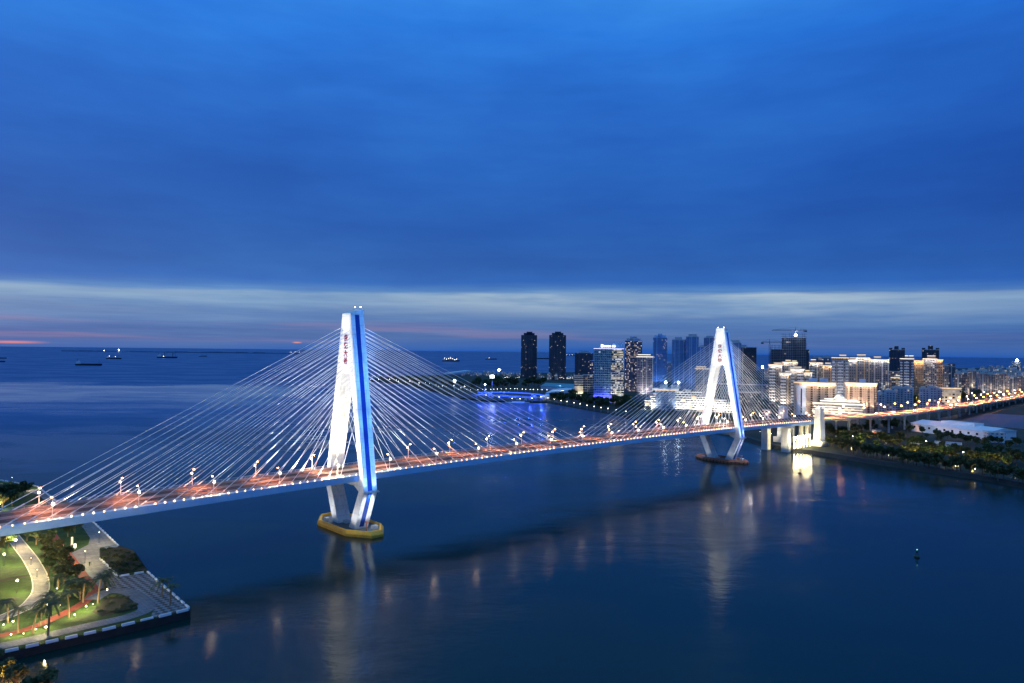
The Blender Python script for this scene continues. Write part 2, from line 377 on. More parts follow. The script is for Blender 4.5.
GZ = 2.5
def slab(name, pts, z0, z1, m, kind='structure'):
    mb = MB(); mb.prism([(p[0], p[1]) for p in pts], z0, z1)
    return tag(mb.build(name, m), kind=kind)
def ground_mat():
    m = bpy.data.materials.new('city_ground'); m.use_nodes = True; q = NT(m.node_tree); q.n.clear()
    o = q.add('ShaderNodeOutputMaterial'); b = q.add('ShaderNodeBsdfPrincipled'); q.l.new(b.outputs[0], o.inputs[0])
    tcn = q.add('ShaderNodeTexCoord').outputs['Object']
    n = q.noise(tcn, .012, 5, .6)
    q.l.new(q.ramp(n, [(.35, (.012, .022, .010, 1)), (.55, (.022, .03, .016, 1)), (.70, (.05, .05, .05, 1))]), b.inputs['Base Color'])
    b.inputs['Roughness'].default_value = .9
    return m
M['ground'] = ground_mat()
shore_px = [(1040, 491), (1024, 487.5), (990, 481), (960, 476.5), (930, 472), (900, 467.5), (850, 460), (830, 456.5), (800, 452), (776, 448.5), (755, 443), (735, 436.5), (700, 429), (640, 419.5), (610, 414), (585, 409.5), (560, 405), (548, 403)]
shore = [at(x, y) for x, y in shore_px]
land = [Vector((700, 150, 0)), Vector((470, 330, 0))] + shore + [Vector(p + (0,)) for p in ((20, 1190), (-40, 1200), (-89, 1262), (-140, 1410), (-278, 1790), (-372, 1880), (-395, 2020), (-320, 2300), (-190, 2420), (-60, 2560), (260, 2850), (1000, 3300), (2400, 4300), (5200, 6200), (9000, 5200), (9000, 150))]
slab('ground', land, -2, GZ, M['ground'])
# sloping stone revetment along the near shore
rv = MB()
for a, b in zip(shore[:-1], shore[1:]):
    d = (b - a).normalized(); n = Vector((d.y, -d.x, 0))
    if n.dot(-a) < 0: n = -n
    rv.quad(a + n * 5 + Vector((0, 0, -.5)), b + n * 5 + Vector((0, 0, -.5)), b + Vector((0, 0, 2.9)), a + Vector((0, 0, 2.9)))
    rv.quad(a + Vector((0, 0, 2.9)), b + Vector((0, 0, 2.9)), b - n * 1.2 + Vector((0, 0, 2.9)), a - n * 1.2 + Vector((0, 0, 2.9)))
tag(rv.build('embankment', M['rock']), 'dark stone embankment along the right-hand city shore', 'embankment')
# promenade path behind the revetment
pm = MB()
for a, b in zip(shore[:-1], shore[1:]):
    d = (b - a).normalized(); n = Vector((-d.y, d.x, 0))
    if n.dot(-a) > 0: n = -n
    z = Vector((0, 0, GZ + .05)); pm.quad(a + n * 2 + z, b + n * 2 + z, b + n * 7 + z, a + n * 7 + z)
tag(pm.build('path', M['road']), kind='structure')
# lagoon behind the approach road
lg = [at(x, y, GZ + .05) for x, y in ((935, 419), (965, 424), (1000, 427), (1040, 430), (1040, 416), (1000, 414), (965, 413))]
tag(MB().prism([(p.x, p.y) for p in lg], GZ + .03, GZ + .07).build('lagoon_water', mat('still_lagoon_water', (.01, .03, .04), .34, 0, .2, .02)), kind='structure')
# far breakwater and far hills line out at sea
fb = MB(); y0 = 9800
for k in range(26):
    x0 = -6200 + k * 120; fb.box(x0, x0 + 118, y0, y0 + 120, -1, 9 + 9 * random.random())
tag(fb.build('far_breakwater', M['farrock']), 'long dark breakwater on the sea horizon behind the ships', 'breakwater')
# low jetty out to the left of the harbour
jt = MB(); a, b = at(448, 373.5, 2), at(468, 371, 2)
jt.quad(a, b, b + Vector((0, 25, 0)), a + Vector((0, 25, 0)))
jo = thing('jetty', 'pale straight jetty jutting into the sea left of the dark twin towers', 'jetty')
d = (b - a).normalized(); n = Vector((-d.y, d.x, 0)) * 12
MB().prism([tuple((a + n)[:2]), tuple((a - n)[:2]), tuple((b - n)[:2]), tuple((b + n)[:2])], -1, 5).build('deck', M['whitewall'], jo)

# ------------------------------------------------------------------ the cable-stayed bridge
T1 = at(350, 527); T2 = at(721, 460.5)
BD = (T2 - T1).normalized(); BANG = math.atan2(BD.y, BD.x)
SPAN = 340.0; S0, S1 = -210.0, 486.0; HW = 13.6
bridge = thing('cable_stayed_bridge', 'white cable-stayed road bridge with two floodlit A-shaped pylons across the water', 'bridge', (T1.x, T1.y, 0), BANG)
def zb(s): return 26.05 - 4.1e-5 * (s - 170) ** 2
GD = 2.9
def zt(s): return zb(s) + GD
_c, _s = math.cos(BANG), math.sin(BANG)
def bworld(s, n, z): return Vector((T1.x + s * _c + n * _s, T1.y + s * _s - n * _c, z))

def sweep(prof, s0, s1, step, zf, closed=True):
    mb = MB(); n = len(prof); ss = []
    s = s0
    while s < s1: ss.append(s); s += step
    ss.append(s1)
    for s in ss:
        for y, z in prof: mb.v.append((s, y, zf(s) + z))
    for k in range(len(ss) - 1):
        for j in range(n if closed else n - 1):
            a = k * n + j; b = k * n + (j + 1) % n; mb.f.append((a, b, b + n, a + n))
    if closed: mb.f += [tuple(range(n)), tuple(range((len(ss) - 1) * n, len(ss) * n))[::-1]]
    return mb
# girder: two deep edge beams with a thinner slab between
prof = [(-HW, 0.0), (-HW, GD), (HW, GD), (HW, 0.0), (HW - 2.2, 0.0), (HW - 3.4, 1.7), (-HW + 3.4, 1.7), (-HW + 2.2, 0.0)]
sweep(prof, S0, S1, 10, zb).build('girder', M['fascia'], bridge)
cbm = MB(); s = S0 + 4
while s < S1 - 4: cbm.box(s - .2, s + .2, -HW + 2.4, HW - 2.4, zb(s) + .5, zb(s) + 1.75); s += 7.08
cbm.build('cross_beams', M['pale'], bridge)
sweep([(-10.2, GD + .02), (-10.2, GD + .08), (10.2, GD + .08), (10.2, GD + .02)], S0, S1, 10, zb).build('road_surface', M['asphalt'], bridge)
lm = MB()
def strip(mb, y0, y1, s0, s1, dz):
    mb.quad((s0, y0, zt(s0) + dz), (s1, y0, zt(s1) + dz), (s1, y1, zt(s1) + dz), (s0, y1, zt(s0) + dz))
s = S0
while s < S1 - 10:
    for y in (-9.7, 9.55): strip(lm, y, y + .15, s, s + 10, .1)
    for y in (-6.6, -3.3, 3.15, 6.45): strip(lm, y, y + .16, s, s + 4, .1)
    s += 10
lm.build('lane_markings', M['line'], bridge)
# central barrier and railings
def railing(y, name, m, zf=zt, s0=S0, s1=S1, h=1.25, parent=bridge):
    mb = MB(); s = s0
    while s < s1 - 2:
        e = min(s + 3.54, s1)
        for zz, r in ((h, .07), (h * .66, .045), (h * .33, .045)): mb.tube((s, y, zf(s) + zz), (e, y, zf(e) + zz), r, n=4, cap=False)
        mb.box(s - .06, s + .06, y - .06, y + .06, zf(s), zf(s) + h); s += 3.54
    mb.build(name, m, parent)
for y in (-HW + .15, HW - .15): railing(y, 'railing', M['rail'])
for y in (-10.5, 10.5): sweep([(y - .2, GD), (y - .12, GD + .85), (y + .12, GD + .85), (y + .2, GD)], S0, S1, 10, zb).build('crash_barrier', M['barrier'], bridge)
sweep([(-.6, GD + .08), (-.35, GD + .9), (.35, GD + .9), (.6, GD + .08)], S0, S1, 10, zb).build('median_barrier', M['barrier'], bridge)

# pylons
TH = 7.4
GLY = [  # strokes of the four characters on the pylon, each on a 10 x 10 grid
 [((.5, 6.3), (9.5, 6.3)), ((2.2, 8.8), (2.2, 1.2)), ((2.2, 1.2), (8.8, 1.2)), ((4.8, 9.6), (4.8, 3.6)), ((7.3, 9.2), (7.3, 3.6)), ((4.8, 3.6), (7.3, 3.6))],
 [((3, 9.6), (1, 6.8)), ((1, 6.8), (3, 6.9)), ((3.5, 7.6), (.8, 4.2)), ((.8, 4.2), (3.7, 4.8)), ((.5, 1.2), (3.9, 2.3)), ((4.8, 8.7), (9, 8.7)), ((9, 8.7), (9, 5.2)), ((9, 5.2), (5, 5.2)), ((5, 5.2), (5, 1.4)), ((5, 1.4), (9.5, 1.4)), ((9.5, 1.4), (9.5, 2.9))],
 [((.7, 6.4), (9.3, 6.4)), ((5, 9.6), (4.8, 6)), ((4.8, 6), (1, .7)), ((5, 6), (9.3, .7))],
 [((.3, 6.9), (4.1, 6.9)), ((2.2, 9.6), (2.2, .5)), ((2.2, 6.4), (.4, 3.4)), ((2.4, 5.8), (3.8, 4.3)), ((8.9, 9.3), (5.2, 8.5)), ((4.6, 6.9), (9.7, 6.9)), ((7.2, 8.9), (4.4, 4.2)), ((7, 6.7), (9.7, 4.4)), ((6.1, 4.4), (5, .5)), ((8.3, 4.6), (8.3, .5))]]
def outer(z): return 18.6 - (z - 20) * (18.6 - 3.9) / 86
def pylon(xc, up, fender):
    p = thing('pylon', None, None, (xc, 0, 0)); p.parent = bridge
    arch = [(4.4 * math.cos(a), 74 + 4.4 * math.sin(a)) for a in [math.pi * k / 10 for k in range(11)]]
    half = [(13.8, 20), (13.8, 29)] + arch + [(-13.8, 29), (-13.8, 20)]
    poly = [(-10.6, 1.2), (-18.6, 20), (-4.14, 104.6), (4.14, 104.6), (18.6, 20), (10.6, 1.2), (4.9, 1.2)] + half + [(-4.9, 1.2)]
    bm = bmesh.new()
    f = bm.faces.new([bm.verts.new((-TH / 2, y, z)) for y, z in poly])
    ex = bmesh.ops.extrude_face_region(bm, geom=[f])
    for v in ex['geom']:
        if isinstance(v, bmesh.types.BMVert): v.co.x = TH / 2
    bmesh.ops.recalc_face_normals(bm, faces=bm.faces)
    bmesh.ops.bevel(bm, geom=[e for e in bm.edges if e.calc_face_angle(0) > .8], offset=.18, segments=1, affect='EDGES')
    me = bpy.data.meshes.new('tower_frame'); bm.to_mesh(me); bm.free(); me.materials.append(M['tower'])
    fr = link('tower_frame', me, p)
    cr = MB(); zl, zh = 105.0, 107.6
    za, zc = (zl, zh) if up > 0 else (zh, zl)
    cr.v += [(-TH / 2, -4.1, 104.58), (TH / 2, -4.1, 104.58), (TH / 2, 4.1, 104.58), (-TH / 2, 4.1, 104.58), (-TH / 2, -3.8, za), (TH / 2, -3.8, zc), (TH / 2, 3.8, zc), (-TH / 2, 3.8, za)]
    cr.f += [(0, 3, 2, 1), (4, 5, 6, 7), (0, 1, 5, 4), (1, 2, 6, 5), (2, 3, 7, 6), (3, 0, 4, 7)]
    cr.build('crown', M['tower'], p)
    # cross beam under the deck with haunches
    cb = MB()
    pts = [(-13.4, 19.2), (-8, 21.9), (8, 21.9), (13.4, 19.2), (13.4, 25.0), (-13.4, 25.0)]
    i = len(cb.v)
    for x in (-2.9, 2.9): cb.v += [(x, y, z) for y, z in pts]
    n = len(pts)
    cb.f += [tuple(range(n)), tuple(range(2 * n - 1, n - 1, -1))] + [(k, (k + 1) % n, n + (k + 1) % n, n + k) for k in range(n)]
    cb.build('cross_beam', M['tower'], p)
    # blue stripes on both outer faces (upper and lower run)
    for sg in (-1, 1):
        st = MB()
        for (za, ya), (zc, yc) in (((20.6, outer(20.6)), (104.3, outer(104.3))), ((2.4, 11.2), (19.6, 18.43))):
            for e in (.10,):
                st.quad((-1.4, sg * (ya + e), za), (.9, sg * (ya + e), za), (.9, sg * (yc + e), zc), (-1.4, sg * (yc + e), zc))
                st.quad((-1.4, sg * (ya - .2), za), (-1.4, sg * (ya + e), za), (-1.4, sg * (yc + e), zc), (-1.4, sg * (yc - .2), zc))
                st.quad((.9, sg * (ya + e), za), (.9, sg * (ya - .2), za), (.9, sg * (yc - .2), zc), (.9, sg * (yc + e), zc))
        st.build('blue_stripe', M['stripe'], p)
        lg = MB(); lg.box(-4.3, 4.3, sg * 18.3 if sg > 0 else -19.7, 19.7 if sg > 0 else -18.3, 19.75, 20.05)
        for x in (-3.4, -1.2, 1.2, 3.4): lg.box(x - .35, x + .35, min(sg * 19.0, sg * 19.6), max(sg * 19.0, sg * 19.6), 20.05, 20.6)
        lg.build('floodlight_ledge', M['pale'], p)
    # lettering on the face turned to the road
    for gi, g in enumerate(GLY):
        cm = MB(); sz = .34; z0 = 91.2 - gi * 3.75
        for (a, b) in g:
            a = Vector((0, -(a[0] - 5) * sz, z0 + a[1] * sz)); b = Vector((0, -(b[0] - 5) * sz, z0 + b[1] * sz))
            d = (b - a).normalized(); nn = Vector((0, -d.z, d.y)) * .24; a -= d * .12; b += d * .12
            q4 = [a + nn, b + nn, b - nn, a - nn]; x0, x1 = -TH / 2 - .22, -TH / 2 - .02
            fr4 = [(x0, v.y, v.z) for v in q4]; bk4 = [(x1, v.y, v.z) for v in q4]
            i = len(cm.v); cm.v += fr4 + bk4
            cm.f += [(i, i + 1, i + 2, i + 3)] + [(i + k, i + (k + 1) % 4, i + 4 + (k + 1) % 4, i + 4 + k) for k in range(4)]
        cm.build('lettering', M['red'], p)
    # top beacons and rails
    for y in (-2.6, 2.6):
        MB().tube((up * 2.6, y, 106.4), (up * 2.6, y, 108.4), .12, n=5).build('beacon_mast', M['pole'], p)
        MB().ball((up * 2.6, y, 108.4), .18).build('beacon', M['g_white'], p)
    # pile cap with fender ring
    RS = .82 if up > 0 else .73
    def oct(k): k *= RS; return [(-3.5 * k, -29.5 * k), (3.5 * k, -29.5 * k), (12 * k, -16 * k), (12 * k, 16 * k), (3.5 * k, 29.5 * k), (-3.5 * k, 29.5 * k), (-12 * k, 16 * k), (-12 * k, -16 * k)]
    MB().prism([(x * .93, y * .95) for x, y in oct(1)], -1, 1.5).build('pile_cap', M['capdeck'], p)
    fd = MB(); A, B, C, D4 = oct(1.05), oct(1.06), oct(.985), oct(.93)
    for k in range(8):
        j = (k + 1) % 8
        fd.quad(A[k] + (-.8,), A[j] + (-.8,), B[j] + (1.2,), B[k] + (1.2,))
        fd.quad(B[k] + (1.2,), B[j] + (1.2,), C[j] + (2.7,), C[k] + (2.7,))
        fd.quad(C[k] + (2.7,), C[j] + (2.7,), D4[j] + (2.7,), D4[k] + (2.7,))
        fd.quad(D4[k] + (2.7,), D4[j] + (2.7,), D4[j] + (1.4,), D4[k] + (1.4,))
    fd.build('fender', fender, p)
    if up < 0:
        for k in range(8):
            j = (k + 1) % 8; a, b = Vector(B[k]), Vector(B[j]); m = max(1, int((b - a).length / 3))
            for q in range(m):
                c = a.lerp(b, (q + .5) / m); MB().ball((c.x, c.y, .75), .6, 6, 4).build('rubber_fender', M['dark'], p)
    bc = MB(); bc.tube((-2, -19, 1.5), (-2, -19, 5.8), .3, n=6); bc.box(-2.6, -1.4, -19.6, -18.4, 5.8, 6.6); bc.build('navigation_beacon', M['fender_r'], p)
    
    for q in ((3, 5.5, -17, -14.5, 1.5, 3.2), (-6, -4, 13, 15, 1.5, 3.0), (-1.2, 1, 2, 5, 1.5, 2.8)): MB().box(*q).build('equipment_box', M['pale'], p)
    # floodlights
    for sg in (-1, 1):
        # road-side and river-side faces, from the deck
        for fx, pw in ((-1, 1.0), (1, .6)):
            lamp('SPOT', (fx * 42, sg * 10.5, zt(xc) + 3), FLOOD * pw, (1, .94, .82), p, (fx * 3, sg * 6, 76), 'floodlight', .4, 66, .9)
            lamp('SPOT', (fx * 26, sg * 11.5, zt(xc) + 2), FLOOD * .7 * pw, (1, .92, .76), p, (fx * 3, sg * 11.5, 36), 'floodlight', .4, 80, .9)
        # outer faces: blue from unmounted spots over the water, white right above the ledge
        for zz_, pw in ((25, .25), (35, .35), (47, .45), (61, .65), (79, 1.05), (97, 1.6)):
            lamp('SPOT', (0, sg * 48, 22), BLUEF * pw, (.10, .32, 1), p, (0, sg * (outer(zz_) - .2), zz_), 'blue_floodlight', .5, 21, .7)
        for x in (-2.6, 2.3):
            lamp('SPOT', (x, sg * 20.0, 20.8), WHITEF, (.80, .92, 1), p, (x, sg * 17.2, 30), 'ledge_floodlight', .25, 60, .9)
        lamp('SPOT', (0, sg * 20.4, 19.6), WHITEF * 3.0, (.85, .95, 1), p, (0, sg * 14.5, 8), 'ledge_floodlight', .25, 90, .9)
        # lower legs, lit from the pile cap
        lamp('SPOT', (-15, sg * 7, 3), LOWF * (1 if up > 0 else .3), (.95, .97, 1), p, (-3.7, sg * 13, 13), 'base_floodlight', .3, 80, .8)
        lamp('SPOT', (0, sg * 21, 3.2), LOWF * (.6 if up > 0 else .25), (.9, .96, 1), p, (0, sg * 14.5, 12), 'base_floodlight', .3, 90, .8)
        # insides of the legs
        lamp('SPOT', (0, sg * 2.5, zt(xc) + 1.2), INF, (1, .86, .60), p, (0, -sg * 10, 47), 'inner_floodlight', .3, 80, .8)
    lamp('SPOT', (-34, 0, zt(xc) + 6), HEADF, (.94, 1, .97), p, (-3.6, 0, 98), 'head_floodlight', .3, 24, .8)
    lamp('SPOT', (-9, 0, 92), HEADF * .035, (.94, 1, .98), p, (-3.6, 0, 104), 'head_floodlight', .3, 70, .9)
    return p
LOWF = 7000
FLOOD, BLUEF, WHITEF, INF, HEADF = 150000, 270000, 3200, 52000, 150000
P1 = pylon(0, 1, M['fender_y']); P2 = pylon(SPAN, -1, M['fender_r'])

# stay cables: the hundred largest are parts, the farthest ones share one mesh
rest = MB(); ncab = 0
for ti, xt in enumerate((0.0, SPAN)):
    for side in (-1, 1):                       # -1 = near edge
        for dr in (-1, 1):
            back = (ti == 0 and dr < 0) or (ti == 1 and dr > 0)
            for k in range(22):
                s = xt + dr * (13 + (6.15 if back else 7.05) * k)
                z = 55 + 43.5 * (k / 21) ** .9; y = side * (outer(z) - 2.0)
                a = (s, side * (HW - .55), zt(s) + .2); b = (xt + dr * (TH / 2 - .1), y, z)
                if ti == 0 or (side == -1 and k >= 16):
                    mb = MB(); mb.tube(a, b, .135, n=5); mb.tube(a, Vector(a).lerp(Vector(b), .03), .26, n=6); mb.build('stay_cable', M['cable'], bridge); ncab += 1
                else: rest.tube(a, b, .135, n=5); rest.tube(a, Vector(a).lerp(Vector(b), .03), .26, n=6)
tag(rest.build('stay_cable', M['cable'], bridge), kind='stuff')
# edge lights along the near fascia: the nearest hundred as parts
er = MB(); s = -150.0; k = 0
while s < 470:
    if not (abs(s) < 4.5 or abs(s - SPAN) < 4.5) and random.random() > .05:
        mb = MB() if k < 100 else er
        mb.ball((s, -HW + .05, zt(s) + .42), random.uniform(.20, .37), 6, 4); mb.box(s - .1, s + .1, -HW - .05, -HW + .12, zt(s), zt(s) + .2)
        if k < 100: mb.build('edge_light', M['g_edge'], bridge)
        k += 1
    s += 3.54
tag(er.build('edge_light', M['g_edge'], bridge), kind='stuff')
# end piers
def pier(s, cols, z0=0.0, w=3.0, cap=True, parent=bridge, m='concrete'):
    mb = MB(); zc = zb(s)
    for y in cols: mb.box(s - w / 2, s + w / 2, y - w / 2, y + w / 2, z0 - 2, zc - 1.6)
    if cap: mb.box(s - w / 2 - .4, s + w / 2 + .4, min(cols) - w, max(cols) + w, zc - 1.6, zc - .02)
    return mb.build('pier', M[m], parent)
pier(-145, (-9, 9), w=4.0); pier(-190, (-8, 8)); pier(431, (-9.5, 9.5), w=6.0, m='tower'); pier(465, (-7, 7)); pier(478, (-7, 7))
for sg in (-1, 1):
    tp = MB(); y0, y1 = (14.2, 21.2) if sg > 0 else (-21.2, -14.2)
    tp.prism([(474, y0), (485, y0), (485, y1), (474, y1)], 2, 36.5, .72)
    tp.build('end_pylon', M['tower'], bridge)
    base = MB(); base.box(471.5, 487.5, y0 - 2.2, y1 + 2.2, 1.5, 7.5); base.build('end_pylon_base', M['pale'], bridge)
    lamp('SPOT', (466, sg * 30, 4), 20000, (1, .86, .56), bridge, (479, sg * 17, 18), 'end_pylon_floodlight', .3, 80, .8)
lamp('SPOT', (419, -24, 5), 20000, (1, .86, .55), bridge, (430, -10, 13), 'pier_floodlight', .4, 70, .8)
for x in (437, 443, 449, 455, 461, 467):
    fl = MB(); fl.ball((x, -14.4, 12.5), .75); fl.tube((x, -14.4, 12.5), (x, -14.4, 3), .1, n=5); fl.build('underdeck_lamp', M['g_under'], bridge)
    lamp('POINT', (x, -15.6, 12.5), 2000, (1, .83, .45), bridge, name='underdeck_light', size=.4)

# lamp posts on the bridge: an orange road lamp on top, a white cable floodlight below it
def lamp_post():
    r = thing('lamp_post', '', 'lamp post', (0, 0, 0), 0, 'lamp posts along the bridge railings')
    m = MB(); m.tube((0, 0, 0), (0, 0, 7.3), .19, .13, 7); m.box(-.25, .25, -.25, .25, 0, .4); m.build('pole', M['pole'], r)
    a = MB(); a.tube((0, 0, 7.2), (0, 1.7, 7.75), .06, n=5); a.tube((0, 0, 5.5), (0, -.6, 5.6), .05, n=5); a.tube((0, 0, 6.4), (0, .5, 6.6), .05, n=5); a.build('arm', M['pole'], r)
    h = MB(); h.ball((0, 1.75, 7.7), .34, 8, 5, .6); h.build('road_lamp', M['g_orange'], r)
    g = MB(); g.ball((0, -.65, 5.65), .42, 8, 6); g.build('globe_lamp', M['g_white'], r)
    return r
proto_lp = lamp_post(); first = True
ORANGE, CABLEF = 17000, 21000
names = {-1: 'near railing', 1: 'seaward railing'}
cnt = {}
lps = [-127.5 - 28.33, *[-127.5 + 28.333 * k for k in range(22)]]
for side in (-1, 1):
    for s in lps:
        if s > 470: continue
        if s < 0: where = 'left of the nearer pylon'; idx = sum(1 for q in lps if s < q < 0)
        elif s < SPAN / 2: where = 'right of the nearer pylon'; idx = sum(1 for q in lps if 0 < q < s)
        elif s < SPAN: where = 'left of the farther pylon'; idx = sum(1 for q in lps if s < q < SPAN)
        else: where = 'right of the farther pylon'; idx = sum(1 for q in lps if SPAN < q < s)
        lab = f'{ORD[idx]} lamp post {where} on the bridge\'s {names[side]}'
        loc = bworld(s, -side * (HW - .9), zt(s) + .05); rz = BANG + (0 if side < 0 else math.pi)
        if first: o = proto_lp; o.location = loc; o.rotation_euler.z = rz; o['label'] = lab; first = False
        else: o = copy_thing(proto_lp, loc, rz, lab)
        lamp('SPOT', (s, side * (HW - 2.9), zt(s) + 7.2), ORANGE, (1, .36, .13), bridge, (s, side * (HW - 5.5), zt(s)), 'road_light', .3, 125, .8)
        tx = 0 if s < 170 else SPAN
        lamp('SPOT', (s, side * (HW + .6), zt(s) + 5.6), CABLEF * min(1.25, max(.22, abs(s - (0 if s < 170 else SPAN)) / 95)), (1, .92, .78), bridge, (s + (tx - s) * .55, side * 10.5, zt(s) + 42), 'cable_floodlight', .4, 70, .9) if abs(s - tx) > 20 else None

# ------------------------------------------------------------------ approach viaduct beyond the bridge
ax0 = bworld(S1 + .6, 0, 0)
ctl = [(bworld(S1 - 60, 0, 0), 25.4), (ax0, 25.1)] + [(at(x, y, z), z) for x, y, z in ((884, 414.5, 21.5), (930, 409.5, 18.5), (980, 402.5, 15), (1024, 395.5, 12), (1075, 389, 9), (1130, 385, 8))]
def catmull(k, f):
    P = [ctl[max(0, min(len(ctl) - 1, k + d))] for d in (-1, 0, 1, 2)]
    def h(a, b, c, d): return .5 * (2 * b + (c - a) * f + (2 * a - 5 * b + 4 * c - d) * f * f + (3 * b - a - 3 * c + d) * f ** 3)
    return Vector((h(*[p[0].x for p in P]), h(*[p[0].y for p in P]), h(*[p[1] for p in P])))
dense = [catmull(k, f / 40) for k in range(1, len(ctl) - 1) for f in range(40)]
ds = 22.0; path = []; acc = 0.0; last = dense[0]; pts3 = [last]
for q in dense[1:]:
    acc += (q - last).length; last = q
    if acc >= ds: pts3.append(q); acc = 0.0
for k in range(len(pts3) - 1):
    d = pts3[k + 1] - pts3[max(0, k - 1)]; path.append((Vector((pts3[k].x, pts3[k].y, 0)), math.atan2(d.y, d.x), pts3[k].z))
NP = len(path)
via = thing('approach_viaduct', 'long elevated approach road on concrete piers, running right from the bridge', 'viaduct')
def vsweep(prof, name, m):
    mb = MB(); n = len(prof)
    for (c, a, z) in path:
        nx = Vector((-math.sin(a), math.cos(a), 0))
        for y, dz_ in prof: mb.v.append(tuple(c + nx * y + Vector((0, 0, z + dz_))))
    for k in range(len(path) - 1):
        for j in range(n): a = k * n + j; b = k * n + (j + 1) % n; mb.f.append((a, b, b + n, a + n))
    mb.f += [tuple(range(n)), tuple(range((len(path) - 1) * n, len(path) * n))[::-1]]
    return mb.build(name, m, via)
vsweep([(-13.5, -1.2), (-13.5, 0), (13.5, 0), (13.5, -1.2), (6, -2.4), (-6, -2.4)], 'girder', M['concrete'])
vsweep([(-12.6, .02), (-12.6, .07), (12.6, .07), (12.6, .02)], 'road_surface', M['asphalt'])
for y in (-13.2, 0, 13.2): vsweep([(y - .22, 0.05), (y - .14, .7), (y + .14, .7), (y + .22, 0.05)], 'parapet', M['barrier'])
for k in range(1, NP - 2, 2):
    c, a, z = path[k]; nx = Vector((-math.sin(a), math.cos(a), 0)); mb = MB()
    for y in (-6.5, 6.5): q = c + nx * y; mb.tube((q.x, q.y, GZ - 1), (q.x, q.y, z - 3.2), 1.0, n=8)
    q0, q1 = c - nx * 8, c + nx * 8; e = Vector((math.cos(a), math.sin(a), 0)) * 1.2
    mb.prism([tuple((q0 - e)[:2]), tuple((q0 + e)[:2]), tuple((q1 + e)[:2]), tuple((q1 - e)[:2])], z - 3.3, z - 2.42)
    mb.build('pier', M['pale'], via)
lmk = MB()
for k in range(len(path) - 1):
    (c, a, z), (c2, a2, z2_) = path[k], path[k + 1]
    n1 = Vector((-math.sin(a), math.cos(a), 0)); n2 = Vector((-math.sin(a2), math.cos(a2), 0))
    for y in (-8, -4.2, 4.2, 8):
        A, B = c + n1 * y, c2 + n2 * y; C = A.lerp(B, .4); zz = z + (z2_ - z) * .4
        lmk.quad((A.x, A.y, z + .09), (C.x, C.y, zz + .09), (C.x + n1.x * .2, C.y + n1.y * .2, zz + .09), (A.x + n1.x * .2, A.y + n1.y * .2, z + .09))
lmk.build('lane_markings', M['line'], via)
def road_lamp():
    r = thing('street_lamp', '', 'street lamp', (0, 0, 0), 0, 'street lamps along the approach road')
    m = MB(); m.tube((0, 0, 0), (0, 0, 9.5), .14, .08, 6); m.tube((0, 0, 9.4), (0, 1.9, 9.9), .06, n=5); m.build('pole', M['pole'], r)
    h = MB(); h.ball((0, 2.0, 9.8), .8, 8, 5, .6); h.build('lamp_head', M['g_orange'], r)
    return r
proto_rl = road_lamp(); first = True
for side in (-1, 1):
    idx = 0
    for k in range(2, NP - 1, 2):
        c, a, z = path[k]; nx = Vector((-math.sin(a), math.cos(a), 0)); loc = c + nx * side * 12.8 + Vector((0, 0, z + .05)); rz = a + (0 if side < 0 else math.pi)
        if idx < 20: lab = f'{ORD[idx]} orange street lamp past the bridge on the approach road\'s {"near" if side < 0 else "far"} edge'
        else: lab = f'tiny orange street lamp where the approach road fades out, {"near" if side < 0 else "far"} edge'
        if first: o = proto_rl; o.location = loc; o.rotation_euler.z = rz; o['label'] = lab; first = False
        else: copy_thing(proto_rl, loc, rz, lab)
        if k < 50: lamp('SPOT', tuple(c + nx * side * 8.5 + Vector((0, 0, z + 9.3))), 230000, (1, .36, .13), None, tuple(c + nx * side * 5 + Vector((0, 0, z))), 'road_light', .3, 130, .8)
        idx += 1
# cars on the approach
def make_car(colr, nm):
    r = thing('car', '', 'car', (0, 0, 0), 0, 'cars on the approach road')
    m = MB(); pr = [(-2.2, .35), (2.2, .35), (2.25, .75), (1.2, .95), (.5, 1.42), (-1.1, 1.45), (-1.9, .98), (-2.25, .9)]
    n = len(pr)
    for y in (-.88, .88): m.v += [(x, y * (.86 if z > 1.2 else 1), z) for x, z in pr]
    m.f += [tuple(range(n)), tuple(range(2 * n - 1, n - 1, -1))] + [(k, (k + 1) % n, n + (k + 1) % n, n + k) for k in range(n)]
    m.build('body', mat(nm, colr, .25, .2, .05), r)
    for x in (-1.35, 1.35):
        for y in (-.8, .8):
            w = MB(); w.tube((x, y - .1, .32), (x, y + .1, .32), .32, n=10); w.build('wheel', M['dark'], r)
    for y in (-.6, .6):
        h = MB(); h.ball((2.24, y, .66), .17, 6, 4); h.build('headlight', M['g_head'], r)
        h = MB(); h.ball((-2.24, y, .82), .17, 6, 4); h.build('tail_light', M['g_tail'], r)
    return r
cars = [make_car((.7, .7, .72), 'silver_car_paint'), make_car((.05, .05, .06), 'black_car_paint'), make_car((.35, .04, .04), 'red_car_paint')]
used = [False] * 3
CN = ['silver', 'black', 'red']
for k in range(36):
    ci = random.randrange(3); fk = 5 + (NP - 8) * (k + random.random()) / 36; i = int(fk); c, a, z = path[i]; c2, a2, z2_ = path[i + 1]; f = fk - i
    lane = (-9.6, -6, -2.4, 2.4, 6, 9.6)[k * 5 % 6]; nx = Vector((-math.sin(a), math.cos(a), 0))
    loc = c.lerp(c2, f) + nx * lane + Vector((0, 0, z + (z2_ - z) * f + .07)); rz = a if lane < 0 else a + math.pi
    lab = f'{CN[ci]} car driving {"away" if lane < 0 else "toward the bridge"} on the lamplit approach road'
    if not used[ci]: o = cars[ci]; o.location = loc; o.rotation_euler.z = rz; o['label'] = lab; used[ci] = True
    else: copy_thing(cars[ci], loc, rz, lab)


